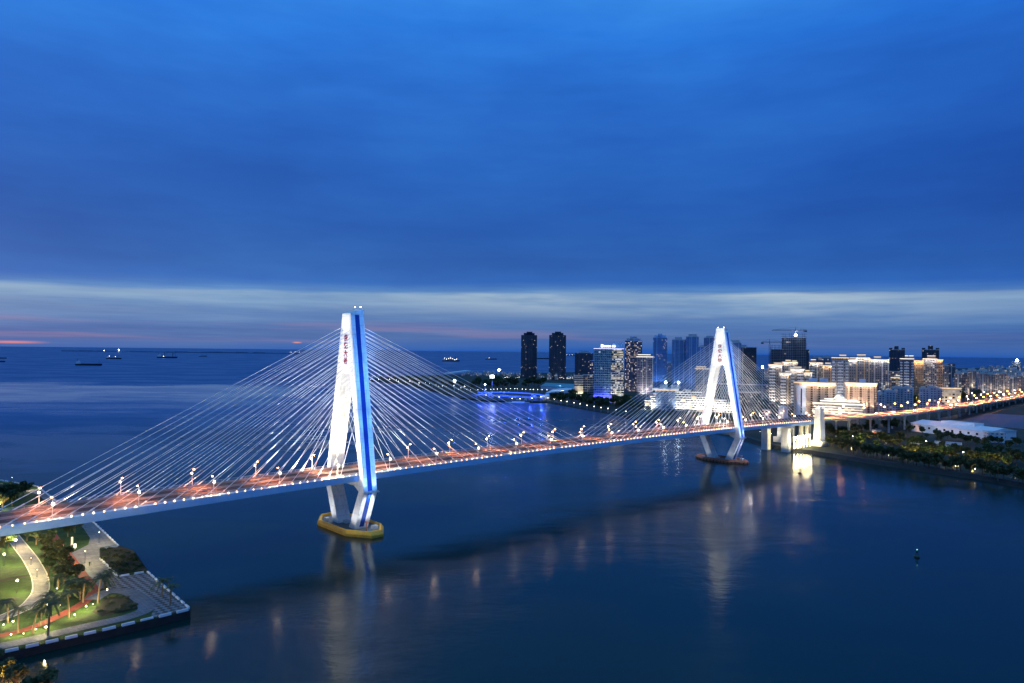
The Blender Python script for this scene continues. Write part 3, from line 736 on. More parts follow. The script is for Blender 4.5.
# ------------------------------------------------------------------ trees and plants
def crown_mesh(name, lobes, n, leaf, seed, m, flat=.75):
    rnd = random.Random(seed); mb = MB()
    tot = sum(l[3] ** 2 for l in lobes)
    for (x, y, z, r) in lobes:
        for _ in range(int(n * r * r / tot)):
            v = Vector((rnd.gauss(0, 1), rnd.gauss(0, 1), rnd.gauss(0, 1))).normalized() * r * (rnd.random() ** .4)
            c = Vector((x, y, z)) + Vector((v.x, v.y, v.z * flat)); e = leaf * (.55 + .9 * rnd.random())
            a = Vector((rnd.gauss(0, 1), rnd.gauss(0, 1), rnd.gauss(0, .6))).normalized(); b = a.cross(Vector((rnd.gauss(0, 1), rnd.gauss(0, 1), rnd.gauss(0, 1)))).normalized()
            mb.quad(c - a * e, c + b * e * .55, c + a * e, c - b * e * .55)
    me = bpy.data.meshes.new(name); me.from_pydata(mb.v, [], mb.f); me.update(); me.materials.append(m); return me
def trunk_mesh(h, r, limbs, seed, m):
    rnd = random.Random(seed); mb = MB(); mb.tube((0, 0, -.3), (.1, .05, h), r, r * .6, 7)
    for k in range(limbs):
        a = 2 * math.pi * k / limbs + rnd.random(); z0 = h * (.75 + .2 * rnd.random())
        mb.tube((.08, .04, z0), (math.cos(a) * h * .55, math.sin(a) * h * .55, z0 + h * .6), r * .5, r * .15, 5)
    me = bpy.data.meshes.new('trunk'); me.from_pydata(mb.v, [], mb.f); me.update(); me.materials.append(m); return me
TREES = []
for sd, mt in ((1, 'leaf'), (2, 'leaf2'), (3, 'leaf'), (4, 'leaf2')):
    rnd = random.Random(sd * 11)
    lobes = [(rnd.uniform(-1.9, 1.9), rnd.uniform(-1.9, 1.9), rnd.uniform(3.6, 6.6), rnd.uniform(1.1, 1.9)) for _ in range(7)] + [(0, 0, 5.2, 2.0)]
    TREES.append((crown_mesh('crown', lobes, 650, .55, sd, M[mt]), trunk_mesh(3.2, .26, 4, sd, M['bark'])))
def tree_at(p, sc, label, group=None, var=None, name='tree', z=GZ):
    cm_, tm_ = TREES[random.randrange(4) if var is None else var]
    r = thing(name, label, 'tree', (p.x, p.y, z), random.random() * 6.28, group); r.scale = (sc * random.uniform(.85, 1.2), sc * random.uniform(.85, 1.2), sc * random.uniform(.85, 1.15))
    link('trunk', tm_, r); link('crown', cm_, r); return r
def frond_mesh(seed, L=3.0, n=17):
    rnd = random.Random(seed); mb = MB()
    for k in range(n):
        a = 2 * math.pi * k / n + rnd.uniform(-.2, .2); el = rnd.uniform(.05, 1.0); d = Vector((math.cos(a), math.sin(a), 0)); sd_ = Vector((-d.y, d.x, 0))
        pts = []
        for i in range(7):
            f = i / 6; pts.append(d * (L * f * (.55 + .45 * math.cos(el) ** .5)) + Vector((0, 0, L * (.75 * el * f - (.55 + .35 * (1 - el)) * f * f))))
        for i in range(6):
            f = (i + .5) / 6; w = .85 * (1 - f * .7)
            for sg in (-1, 1):
                p, q = pts[i], pts[i + 1]; tip = sd_ * sg * w + Vector((0, 0, -.28 * w)) + d * .25
                mb.quad(p, p.lerp(q, .55), p.lerp(q, .55) + tip); mb.quad(p.lerp(q, .5), q, q + tip * .9)
    me = bpy.data.meshes.new('fronds'); me.from_pydata(mb.v, [], mb.f); me.update(); me.materials.append(M['palm']); return me
FR = [frond_mesh(s_) for s_ in (5, 6, 7)]
def palm_at(p, h, label, sc=1.0, group=None, var=0, z=GZ):
    r = thing('palm_tree', label, 'palm tree', (p.x, p.y, z), random.random() * 6.28, group)
    mb = MB(); lx, ly = random.uniform(-1.1, 1.1), random.uniform(-1.1, 1.1); prev = Vector((0, 0, -.2))
    for k in range(1, 7):
        f = k / 6; q = Vector((lx * f * f, ly * f * f, h * f)); mb.tube(prev, q, .30 - .12 * (f - 1 / 6), .30 - .12 * f, 7, False); prev = q
    mb.build('trunk', M['palmbark'], r)
    o = link('fronds', FR[var % 3], r); o.location = (lx, ly, h); o.scale = (sc,) * 3
    return r

# ------------------------------------------------------------------ the park at the left
PZ = GZ
def pk(x, y, z=PZ): return at(x, y, z)
park = [pk(x, y) for x, y in ((-260, 474), (-60, 474), (0, 480.5), (20, 484), (37, 486.5), (44, 491), (56, 501.5), (64, 499), (80, 512), (95, 524), (119, 547), (134, 553), (141, 563), (147, 572), (190, 609.5), (150, 619.5), (98, 631.5), (50, 642), (0, 653), (-80, 668), (-300, 668))]
slab('lawn', park, PZ - .24, PZ, M['grass'])
park_c = sum(park, Vector()) / len(park)
def sheet(name, pts, dz, m):
    return slab(name, pts, PZ + dz - .03, PZ + dz, m)
def ribbon(name, pts, w, dz, m, kerb=None):
    P = [pk(*p) for p in pts]; out = []
    for k in range(len(P) - 1):                       # smooth it
        a, b, c, d = P[max(0, k - 1)], P[k], P[k + 1], P[min(len(P) - 1, k + 2)]
        for f in (0, .25, .5, .75): out.append(.5 * (2 * b + (c - a) * f + (2 * a - 5 * b + 4 * c - d) * f * f + (3 * b - a - 3 * c + d) * f ** 3))
    out.append(P[-1]); mb = MB(); kb = MB(); L = []
    for k in range(len(out)):
        d = (out[min(k + 1, len(out) - 1)] - out[max(0, k - 1)]); d.z = 0; d.normalize(); n = Vector((-d.y, d.x, 0)) * w / 2; L.append((out[k] + n, out[k] - n, n.normalized()))
    Z = Vector((0, 0, dz)); U = Vector((0, 0, .12))
    for (a, b, n), (c, d, n2) in zip(L[:-1], L[1:]):
        mb.quad(a + Z, b + Z, d + Z, c + Z)
        for e, f, g in ((a, c, n), (b, d, -n)):
            kb.quad(e + U, f + U, f + U + g * .35, e + U + g * .35); kb.quad(e + Z, f + Z, f + U, e + U)
    tag(mb.build(name, m), kind='structure')
    if kerb: tag(kb.build('kerb', kerb), kind='structure')
plaza = [pk(x, y) for x, y in ((76, 509), (95, 524.3), (118.5, 546.8), (99.5, 549.5), (99.5, 558.5), (117.5, 577), (110, 583), (100, 590), (92, 581), (81.5, 572.5), (69.5, 554), (88.4, 544.8), (90, 538), (84, 529), (72, 516))]
sheet('plaza', plaza, .06, M['paving'])
terrace_mat = None
def checker_mat():
    m = bpy.data.materials.new('patterned_terrace_stone'); m.use_nodes = True; q = NT(m.node_tree); b = q.n['Principled BSDF']
    tcn = q.add('ShaderNodeTexCoord').outputs['Object']; c = q.add('ShaderNodeTexChecker'); q.l.new(tcn, c.inputs[0]); c.inputs['Scale'].default_value = .62
    c.inputs[1].default_value = (.20, .22, .25, 1); c.inputs[2].default_value = (.03, .03, .035, 1)
    n = q.noise(tcn, .8, 4, .6); q.l.new(q.mix(q.smooth(n, .45, .65, 0, .6), c.outputs[0], (.14, .14, .15, 1)), b.inputs['Base Color']); b.inputs['Roughness'].default_value = .7
    return m
sheet('terrace', [pk(x, y) for x, y in ((118.5, 577), (147, 572.5), (189, 609.3), (150, 618.5), (155, 607), (142, 594), (126, 587), (108, 589), (104, 586))], .06, checker_mat())
ribbon('promenade', ((-60, 661), (-20, 651), (0, 646.5), (35, 639), (60, 632.5), (100, 623.5), (128, 617), (146, 609.5), (143, 601), (131, 593), (115, 590.5), (102, 594), (92, 600)), 5.2, .10, M['promenade'])
sheet('planting_bed', [pk(x, y) for x, y in ((106, 598), (114, 594.5), (128, 596.5), (137, 603), (140, 608), (122, 612.5), (102, 616.5), (92, 612))], .05, M['soil'])
ribbon('running_path', ((52, 534), (57, 542), (66, 553), (75, 565), (84, 577), (92, 587), (92.5, 594), (85, 602), (72, 609.5), (55, 618), (38, 625.5), (18, 632), (-2, 636), (-40, 641)), 3.4, .09, M['redpath'])
ribbon('park_road', ((12, 536), (20, 546), (29.7, 558.5), (36.3, 569.6), (40.2, 579), (40.8, 590), (36, 598), (28, 606), (15, 612.5), (0, 618.5), (-30, 626)), 4.6, .07, M['paving'], M['kerb'])
ribbon('far_promenade', ((-60, 478), (0, 484.5), (20, 489), (37, 492), (47, 497), (60, 508)), 5.5, .07, M['paving'])
ribbon('mown_path', ((0, 581), (15, 577.5), (32, 575)), 2.5, .04, M['soil'])

# quay edges with white parapet blocks
qw = thing('quay_parapet', 'row of white parapet blocks edging the dark quay around the park point', 'parapet')
slab('quay_wall', [(p.x + (p.x - park_c.x) * .0025, p.y + (p.y - park_c.y) * .0025) for p in park], -2.2, PZ - .25, M['rock'])
edges = [((76, 509), (95, 524)), ((95, 524), (119, 547)), ((119, 547), (100, 550)), ((100, 558.8), (118, 577)), ((118, 577), (147, 572)), ((147, 572), (190, 609.5)), ((190, 609.5), (98, 631.5)), ((98, 631.5), (0, 653)), ((0, 480.5), (37, 486.5)), ((37, 486.5), (56, 501.5)), ((56, 501.5), (66, 499))]
for a, b in edges:
    a, b = pk(*a), pk(*b); L = (b - a).length; d = (b - a).normalized(); n = Vector((-d.y, d.x, 0)) * .3; m = max(1, int(L / 4.6))
    for k in range(m):
        p, q = a + d * (k * L / m + .5), a + d * ((k + 1) * L / m - 1.1)
        MB().prism([tuple((p + n)[:2]), tuple((p - n)[:2]), tuple((q - n)[:2]), tuple((q + n)[:2])], PZ - .2, PZ + .55, .95).build('parapet_block', M['whitewall'], qw)
# planted slope between the plaza and the terrace
sh = [(x, y) for x, y in ((104, 551), (110, 550), (116, 551), (122, 551), (128, 553), (133, 556), (108, 556), (115, 557), (122, 558), (129, 560), (136, 561), (105, 560), (112, 563), (119, 565), (126, 566), (133, 566), (140, 567), (114, 569), (121, 571), (128, 571), (135, 570))]
rk = slab('slope', [pk(x, y, 1.6) for x, y in ((100, 550), (119, 547.5), (134, 553), (141, 563), (147, 572), (118, 577), (100, 559))], 0, 2.65, M['soil'])
for k, (x, y) in enumerate(sh):
    p = pk(x, y); cm_, _ = TREES[k % 4]; r = thing('shrub', 'dark leafy shrub on the planted slope between plaza and terrace', 'shrub', (p.x, p.y, 2.2), random.random() * 6, 'shrubs on the dark planted slope')
    o = link('crown', cm_, r); sc = random.uniform(.28, .52); r.scale = (sc * 1.1, sc * 1.1, sc * .8); o.location = (0, 0, -2.4)
    MB().tube((0, 0, -.2), (0, 0, 1.6), .12, .06, 5).build('stem', M['bark'], r)

for k in range(16):
    x, y = ((108, 599), (113, 597), (119, 597.5), (125, 598.5), (130, 601), (134, 605), (128, 607), (121, 606), (114, 604), (107, 606), (102, 611), (110, 612), (118, 611), (125, 611), (97, 612), (133, 608.5))[k]
    p = pk(x + random.uniform(-1.5, 1.5), y + random.uniform(-.8, .8)); cm_, _ = TREES[k % 4]; r = thing('shrub', 'low dark shrub in the oval planting bed by the promenade', 'shrub', (p.x, p.y, PZ), random.random() * 6, 'shrubs in the oval planting bed')
    o = link('crown', cm_, r); sc = random.uniform(.14, .30); r.scale = (sc * 1.5, sc * 1.5, sc * .55); o.location = (0, 0, -2.6); MB().tube((0, 0, -.2), (0, 0, 1.4), .14, .07, 5).build('stem', M['bark'], r)
PALMS = [(18, 633, 6.8, 'palm at the park edge with spread roots lit by the promenade, left end'), (8, 623, 7.0, 'palm with a lit ochre trunk standing left of the park road bend'), (40, 626.5, 8.0, 'palm with a bright trunk beside the red path, next to two globe lights'),
 (45, 614, 5.2, 'slender lit palm trunk between the park road end and the red path'), (33, 633.5, 6.4, 'dark unlit palm on the lawn strip by the promenade'), (48, 636, 9.5, 'tall thin dark palm in front of the globe lights'), (69, 617.5, 7.6, 'palm with a glowing pale trunk inside the red path bend'),
 (58, 589, 4.6, 'short thick palm with a lit trunk on the lawn above the red path'), (83, 603, 7.6, 'leaning palm at the red path corner with golden trunk'), (98, 603, 8.2, 'slim dark palm on the grass right of the red path'), (107, 587.5, 5.6, 'palm at the plaza corner with reddish lit trunk'), (104, 588.5, 4.6, 'smaller palm beside the plaza corner parapet'),
 (162, 597, 5.6, 'left one of the two palms on the patterned terrace'), (170, 606, 6.6, 'right one of the two palms on the patterned terrace'), (84, 590, 4.4, 'bushy palm overhanging the red path beside the plaza'), (50, 605, 3.6, 'low shaggy palm on the lawn near the road kerb'),
 (70, 597, 5.0, 'dark palm on the lawn between road and plaza'), (9, 490, 4.5, 'palm on the far promenade behind the bridge, against the water')]
for k, (x, y, h, lab) in enumerate(PALMS): palm_at(pk(x, y), h, lab, random.uniform(1.1, 1.4), 'palms in the park', k)
PT = [(60, 574, 1.25, 'big dark tree on the lawn between the park road and the red path'), (52, 566, 1.1, 'rounded tree beside the right kerb of the park road'), (45, 553, 1.0, 'tree just below the bridge deck, right of the park road'), (36, 545, .9, 'tree under the bridge by the top of the park road'),
 (75, 533, .95, 'tree on the lawn island under the bridge edge'), (68, 537, .75, 'small tree on the lawn island by the lit sign'), (56, 556, .8, 'small tree at the head of the red path'), (80, 600, .9, 'dark rounded tree inside the bend of the red path'), (6, 500, 1.05, 'large dark tree on the far side of the bridge deck'), (16, 499, 1.0, 'dense tree by the far promenade bend'),
 (-4, 492, 1.0, 'tree at the picture edge beyond the bridge'), (23, 497.5, 1.1, 'tree at the end of the grove beyond the bridge deck'), (2, 509, 1.2, 'yellow-lit tree close behind the bridge railing'), (12, 506, 1.2, 'tree close behind the bridge railing with lamplight on it'), (0, 553, .9, 'tree below the bridge at the picture edge'), (64, 584, 1.0, 'spreading dark tree left of the plaza corner, above the red path'), (48, 577, .9, 'leafy tree hugging the outer kerb of the road bend'), (78, 582, .7, 'small round tree at the left rim of the red path'), (50, 545, .9, 'tree right under the bridge edge above the red path head'), (27, 541, .9, 'tree under the deck left of the road top'), (9, 548, .8, 'tree under the deck beside the pier')]
for k, (x, y, sc, lab) in enumerate(PT): tree_at(pk(x, y), sc * 1.05, lab, 'broadleaf trees in the park')
# bank below the park with lamplit trees
nb = [pk(x, y, 1.5) for x, y in ((-200, 662), (-20, 663), (4, 662), (24, 668), (46, 676), (62, 690), (60, 760), (-200, 760))]
slab('near_bank', nb, -2, 1.5, M['soil'])
for (x, y, sc, lab) in ((3, 680, .8, 'amber-lit tree at the bottom corner below the park quay'), (17, 690, .85, 'bushy amber-lit tree overlapping the bottom edge'), (-6, 668, .7, 'tree at the picture edge just under the quay'), (50, 692, .75, 'dark reddish tree at the water edge, bottom'), (32, 700, .7, 'olive tree between the amber-lit one and the dark one')):
    tree_at(pk(x, y, 1.5), sc, lab, None, 1, z=1.5)

def garden_lamp(x, y, h, r, label, power, mt='g_warm', col=(1, .82, .5), vis=True):
    p = pk(x, y); g = thing('garden_lamp', label, 'lamp', (p.x, p.y, PZ), 0, 'lamps in the park')
    m = MB(); m.tube((0, 0, 0), (0, 0, h), .07, .05, 6); m.tube((0, 0, 0), (0, 0, .25), .16, n=6); m.build('post', M['steel'], g)
    MB().ball((0, 0, h + r * .6), r * .78, 8, 6).build('globe', M[mt], g)
    if power: lamp('POINT', (p.x, p.y, PZ + h + r * 2.2), power * (2.4 if h > 1 else 1.3), (1, .78, .36), None, name='garden_light', size=r)
    return g
GL = [(4, 566, 4.2, .55, 'brightest globe lamp on the lawn at the left edge', 5200), (17, 593, 4.0, .5, 'globe lamp on the lawn inside the park road bend', 5200), (15.5, 549, 3.4, .6, 'dazzling lamp at the top of the park road under the bridge', 4200), (39, 549, 3.0, .3, 'small lamp right of the park road under the trees', 1500),
 (46, 614, 4.0, .34, 'upper of two globe lights on one line by the red path', 1800), (47, 618, 4.0, .3, 'lower of two globe lights by the red path', 1200), (107, 599, 3.0, .3, 'lone lamp on the grass near the planting bed', 600), (74.5, 617.5, .8, .26, 'low light at the foot of the pale palm', 900),
 (86, 611, 1.4, .3, 'low light at the red path bend', 1300), (46, 634.5, 2.0, .34, 'lamp at the promenade edge with glow on the paving', 700), (36, 631.5, .6, .22, 'low light in the grass between the path and the promenade', 600), (45, 629.5, .6, .26, 'low light by the palm beside the red path', 700),
 (13, 624.5, .8, .3, 'low light between the two left palms', 900), (3.5, 627, .6, .24, 'low light near the left palm foot', 700), (11, 637, .6, .26, 'low light on the grass at the promenade edge', 700), (23.5, 635.5, .5, .2, 'small ground light left of the dark palm', 500), (57, 591, .7, .26, 'ground light at the short thick palm', 900), (85, 563, 4.5, .26, 'slim post lamp on the plaza', 2600), (99, 543, 4.5, .22, 'slim post lamp at the plaza waterfront', 1500), (31, 565, 2.6, .16, 'low lamp over the park road', 1600), (37, 577, 2.6, .16, 'second low lamp along the park road bend', 1600), (64, 552, 2.6, .2, 'lamp at the head of the red path', 1500), (0, 511, 3.5, .3, 'amber lamp behind the bridge railing at the left edge', 2600), (30, 489, 3, .16, 'lamp on the far promenade', 900), (12, 482.5, 3, .16, 'lamp at the far promenade edge over the water', 700), (60, 607, .5, .18, 'tiny ground light on the lawn inside the path bend', 500), (93, 606, .5, .18, 'tiny ground light by the slim dark palm', 400)]
for a in GL: garden_lamp(*a)
lamp('POINT', tuple(at(6, 676, 4)), 2400, (1, .55, .15), None, name='bank_light', size=.3)
lamp('POINT', tuple(at(24, 688, 4)), 1600, (1, .45, .2), None, name='bank_light', size=.3)
g = thing('garden_lamp', 'amber lamp among the trees in the bottom corner', 'lamp', tuple(at(9, 679, 1.5)), 0, 'lamps in the park'); MB().tube((0, 0, 0), (0, 0, 2.2), .07, n=6).build('post', M['pole'], g); MB().ball((0, 0, 2.4), .3).build('globe', M['g_warm'], g)
# lit sign boxes on the lawn island
p = pk(75, 549); sg_ = thing('sign_box', 'small glowing white box sign on the lawn island', 'sign', (p.x, p.y, PZ)); MB().box(-.12, .12, -.12, .12, 0, .6).build('post', M['pole'], sg_); MB().box(-.5, .5, -.2, .2, .6, 2.2).build('panel', M['g_stripw'], sg_)
p = pk(72, 545); sg_ = thing('sign_column', 'tall yellowish lit column on the lawn island', 'sign', (p.x, p.y, PZ)); MB().box(-.45, .45, -.45, .45, 0, .35).build('base', M['concrete'], sg_); MB().box(-.28, .28, -.28, .28, .35, 3.4).build('column', M['g_strip'], sg_)
# two people on the plaza
def person(p, rz, label, top, legs):
    me = bpy.data.meshes.new('person'); V = [(0, 0, .95), (0, 0, 1.2), (0, 0, 1.45), (0, .01, 1.55), (0, .02, 1.68), (.1, 0, .9), (.11, .06, .5), (.11, .0, .06), (.11, .13, .04), (-.1, 0, .9), (-.11, -.06, .5), (-.11, -.16, .07), (-.11, -.03, .04), (.2, 0, 1.42), (.25, -.04, 1.15), (.24, .06, .9), (-.2, 0, 1.42), (-.25, .04, 1.15), (-.24, .12, .92)]
    Ed = [(0, 1), (1, 2), (2, 3), (3, 4), (0, 5), (5, 6), (6, 7), (7, 8), (0, 9), (9, 10), (10, 11), (11, 12), (2, 13), (13, 14), (14, 15), (2, 16), (16, 17), (17, 18)]
    me.from_pydata(V, Ed, []); o = link('person', me); rr = [.15, .14, .14, .055, .11, .09, .065, .045, .04, .09, .065, .045, .04, .06, .045, .035, .06, .045, .035]
    md = o.modifiers.new('skin', 'SKIN'); sv = me.skin_vertices[0].data
    for i, r in enumerate(rr): sv[i].radius = (r, r)
    sv[0].use_root = True; o.modifiers.new('sub', 'SUBSURF').levels = 1
    o.location = (p.x, p.y, PZ + .06); o.rotation_euler = (0, 0, rz); me.materials.append(mat('dark_clothing', top, .8)); tag(o, label, 'person')
person(pk(89.4, 566), 1.0, 'person in dark clothes standing on the grey plaza near the red path', (.03, .03, .04), None)
person(pk(91, 565.4), 1.9, 'second person in grey clothes beside the one on the plaza', (.12, .11, .11), None)

# ------------------------------------------------------------------ city buildings
def facing(p, rot=0): return math.atan2(p.y, p.x) - math.pi / 2 + R(rot)
def building(label, x0, x1, ytop, Y, dep=18, rot=0, wall=(.30, .30, .31), fac=None, rh=(), rhm='pale', bal=(), ribs=0, ribc='pale', crown=None, edges=(), wash=None, cat='building', steps=None, octo=False, group=None, base_z=GZ, name='building', fm=None, bands=None, lanterns=()):
    xc = (x0 + x1) / 2; c = atY(xc, 350, Y + dep / 2); px = Y / F_PX
    app = (x1 - x0) * px; ca, sa = math.cos(R(rot)), abs(math.sin(R(rot)))
    w = max(3.0, (app - dep * sa) / max(.3, ca)); h = atY(xc, ytop, Y).z - base_z
    r = thing(name, label, cat, (c.x, c.y, base_z), facing(c, rot), group)
    fm = fm or facade('facade_' + name, wall, **(fac or {})); y0, y1, xa, xb = -dep / 2, dep / 2, -w / 2, w / 2
    mb = MB()
    if octo:
        k = .26; mb.prism([(xa + w * k, y0), (xb - w * k, y0), (xb, y0 + dep * k), (xb, y1 - dep * k), (xb - w * k, y1), (xa + w * k, y1), (xa, y1 - dep * k), (xa, y0 + dep * k)], -.5, h)
    else: mb.box(xa, xb, y0, y1, -.5, h)
    mb.build('wall', fm, r)
    if not octo:
        pp = MB()
        pp.box(xa - .25, xb + .25, y0 - .25, y0 + .2, h, h + 1.2); pp.box(xa - .25, xb + .25, y1 - .2, y1 + .25, h, h + 1.2)
        pp.box(xa - .25, xa + .2, y0 + .2, y1 - .2, h, h + 1.2); pp.box(xb - .2, xb + .25, y0 + .2, y1 - .2, h, h + 1.2); pp.build('parapet', M['pale'], r)
    for q in rh:
        u0, u1, hh = q[:3]; m = MB(); m.box(xa + w * u0, xa + w * u1, y0 + dep * .25, y1 - dep * .25, h, h + hh); m.box(xa + w * u0 - .4, xa + w * u1 + .4, y0 + dep * .25 - .4, y1 - dep * .25 + .4, h + hh, h + hh + .5)
        o = m.build('roof_house', M[rhm], r)
        if crown:
            z = h + hh - .9; st = MB(); st.box(xa + w * u0, xa + w * u1, y0 + dep * .25 - .5, y0 + dep * .25 - .1, z, z + .8); st.build('light_strip', M[crown], o)
    if crown:
        st = MB(); st.box(xa, xb, y0 - .75, y0 - .35, h - .2, h + .7); st.build('light_strip', M[crown], r)
        for xx in ((xa - .75, xa - .35), (xb + .35, xb + .75)): MB().box(xx[0], xx[1], y0, y1, h - .2, h + .7).build('light_strip', M[crown], r)
    fl = 4.7
    for (u0, u1, *mm) in bal:
        m = MB(); n = int(h / fl)
        for k in range(1, n):
            z = k * fl; m.box(xa + w * u0, xa + w * u1, y0 - 1.4, y0 - .01, z, z + .2); m.box(xa + w * u0, xa + w * u1, y0 - 1.5, y0 - 1.38, z, z + 2.1)
        m.box(xa + w * (u0 + u1) / 2 - .15, xa + w * (u0 + u1) / 2 + .15, y0 - 1.37, y0 - .02, fl, (n - 1) * fl + 2.1)
        m.build('balcony', M[mm[0] if mm else 'whitewall'], r)
    for k in range(ribs):
        u = xa + w * (k + .5) / ribs; MB().box(u - .35, u + .35, y0 - .55, y0 - .01, 0, h - .4).build('pilaster', M[ribc], r)
    for e in edges:
        u, mt_ = e; MB().box(xa + w * u - .6, xa + w * u + .6, y0 - .9, y0 - .02, 3, h - .3).build('corner_pier', M[mt_], r)
    if bands:
        (u0, u1, step, hh, mt_) = bands; z = step
        while z < h - .5: MB().box(xa + w * u0, xa + w * u1, y0 - .25, y0 - .02, z, z + hh).build('floor_band', M[mt_], r); z += step
    if steps:
        for (u0, u1, hh) in steps: MB().box(xa + w * u0, xa + w * u1, y0 + dep * .1, y1 - dep * .1, h + .01, h + hh).build('upper_storey', fm, r)
    if wash:
        pw, colr, mode = wash
        if mode in ('down', 'both'):
            o = lamp('AREA', (0, y0 - 2.2, h + .2), pw * w * 9, colr, r, (0, y0 + .5, h - 12), 'roof_wash_light', (w * .96, .4))
        if mode in ('up', 'both'):
            n = max(1, int(w / 16))
            for k in range(n):
                xx = xa + w * (k + .5) / n; lamp('SPOT', (xx, y0 - 13, 3), pw * h * 26, colr, r, (xx, y0, h * .62), 'facade_uplight', .4, 100, .7)
    for (u, v, s_) in lanterns: MB().ball((xa + w * u, y0 - .6, h * v), s_).build('roof_floodlight', M['g_cool'], r)
    r['w'] = w; r['h'] = h; r['d'] = dep
    return r
M['bluewall'] = mat('pale_blue_cladding', (.52, .66, .88), .45, 0, .1, .1)
M['golden'] = mat('golden_render', (.62, .44, .24), .7, 0, .12, .1)
M['hotelwall'] = mat('cream_render', (.70, .58, .46), .7, 0, .1, .1)
WARM, WHITE_, ORG = (1, .80, .50), (1, .93, .82), (1, .62, .32)
DK = dict(lit=.05, cw=3.0, ch=3.0, fw=.6, fh=.5, ls=1.2)
# dark towers by the sea
for lab, a, b, yt, Y in (('left one of the two dark twin towers standing alone by the sea', 521, 537, 335, 2178), ('right one of the two dark twin towers standing alone by the sea', 549, 566, 335, 2126)):
    building(lab, a, b, yt, Y, 46, 0, (.085, .09, .11), dict(DK, lit=.03), octo=True, ribs=6, ribc='steel', rh=((.16, .84, 6), (.34, .7, 10)), rhm='steel')
building('dark block with stepped top between the twin towers and the striped office', 575, 593, 353, 1750, 34, 0, (.075, .08, .10), DK, octo=False, ribs=4, ribc='steel', rh=((.2, .8, 5),))
building('slim dark tower half hidden behind the striped office', 590, 598, 361, 1500, 16, 0, (.10, .10, .13), dict(lit=.3, ls=1.4, ch=3.6))
# striped office with annex
building('low blue-grey annex beside the striped office', 583, 595, 375.5, 1230, 24, 0, (.22, .27, .33), dict(lit=.06, cw=4, ch=4, fw=.85, fh=.5))
def office():
    lab = 'striped office tower with blue glass on its left, lit floors right and rooftop sign'
    Y = 1160; c = atY(611.3, 350, Y + 15); r = thing('office_tower', lab, 'building', (c.x, c.y, GZ), facing(c, 0)); h = atY(609, 349, Y).z - GZ; s_ = Y / F_PX
    wl, wr = 17.5 * s_, 12.5 * s_; d = 26
    bl = facade('office_glass', (.26, .42, .52), (.06, .16, .22), 3.2, 3.9, .84, .66, .03, (.8, .95, 1), .8, .4)
    MB().box(-wl, 0, 0, d, -.5, h).build('glass_wing', bl, r)
    br = facade('office_lit_floors', (.24, .24, .24), (.05, .06, .06), 2.6, 3.9, .98, .46, .55, (1, .82, .48), 1.5, .5)
    MB().box(.02, wr, -1.2, d - 2, -.5, h).build('lit_wing', br, r)
    k = 1; 
    while k * 3.9 < h - 2: MB().box(.02, wr + .4, -1.75, -1.22, k * 3.9 - .55, k * 3.9 + .35).build('floor_band', M['whitewall'], r); k += 1
    MB().box(-wl - .5, wr + .6, -1.6, d, h, h + 1.0).build('roof_edge', M['whitewall'], r)
    MB().box(-wl - .3, wr, -2.0, -1.65, h + .1, h + .9).build('light_strip', M['g_lav'], r)
    MB().box(wr * .1, wr * .9, 4, d - 6, h + 1.0, h + 11).build('plant_room', M['fascia'], r)
    MB().box(-wl * .7, wr * .1, 10, d - 8, h + 1.0, h + 4).build('roof_house', M['pale'], r)
    for x0, x1, z0, z1 in ((-16, -11, 2.2, 8.2), (-10, -7.2, 2.6, 6.6), (-6.4, -3.4, 2.6, 6.4), (-2.6, .4, 2.6, 6.6), (1.2, 4.2, 2.6, 6.4), (6.2, 9.0, 2.6, 6.6), (9.8, 13.0, 2.6, 6.4)):
        MB().box(x0 * .82 - 4, x1 * .82 - 4, 1.0, 1.8, h + 1.0 + z0 * .8, h + 1.0 + z1 * .8).build('sign_element', M['g_sign'], r)
    sf = MB()
    for x in (-16, -8, 0, 7): sf.box(x - .15, x + .15, 1.9, 2.2, h + 1.0, h + 6)
    sf.box(-18, 8, 1.9, 2.2, h + 3.2, h + 3.5); sf.build('sign_frame', M['steel'], r)
    lamp('AREA', (-wl * .5, -7, 9), 7000, (.18, .12, 1), r, (-wl * .5, 0, 10), 'violet_base_light', (wl, 1))
    for xx in (wr * .3, wr * .8): lamp('SPOT', (xx, -16, 3), 16000, (1, .90, .66), r, (xx, 0, h * .55), 'facade_uplight', .5, 110, .6)
M['g_lav'] = glow('lavender_roof_light', (.55, .55, 1), 2.2); M['g_sign'] = glow('white_sign_light', (.92, .96, 1), 2.2)
M['g_floor'] = glow('lit_office_floor', (1, .78, .42), 1.3)
office()
an = building('glowing low block tucked under the left side of the striped office', 574.5, 583.5, 376, 1225, 14, 0, (.5, .48, .42), dict(lit=.5, cw=30, ch=4, fw=.97, fh=.42, ls=1.2), wash=(30, WARM, 'up'))
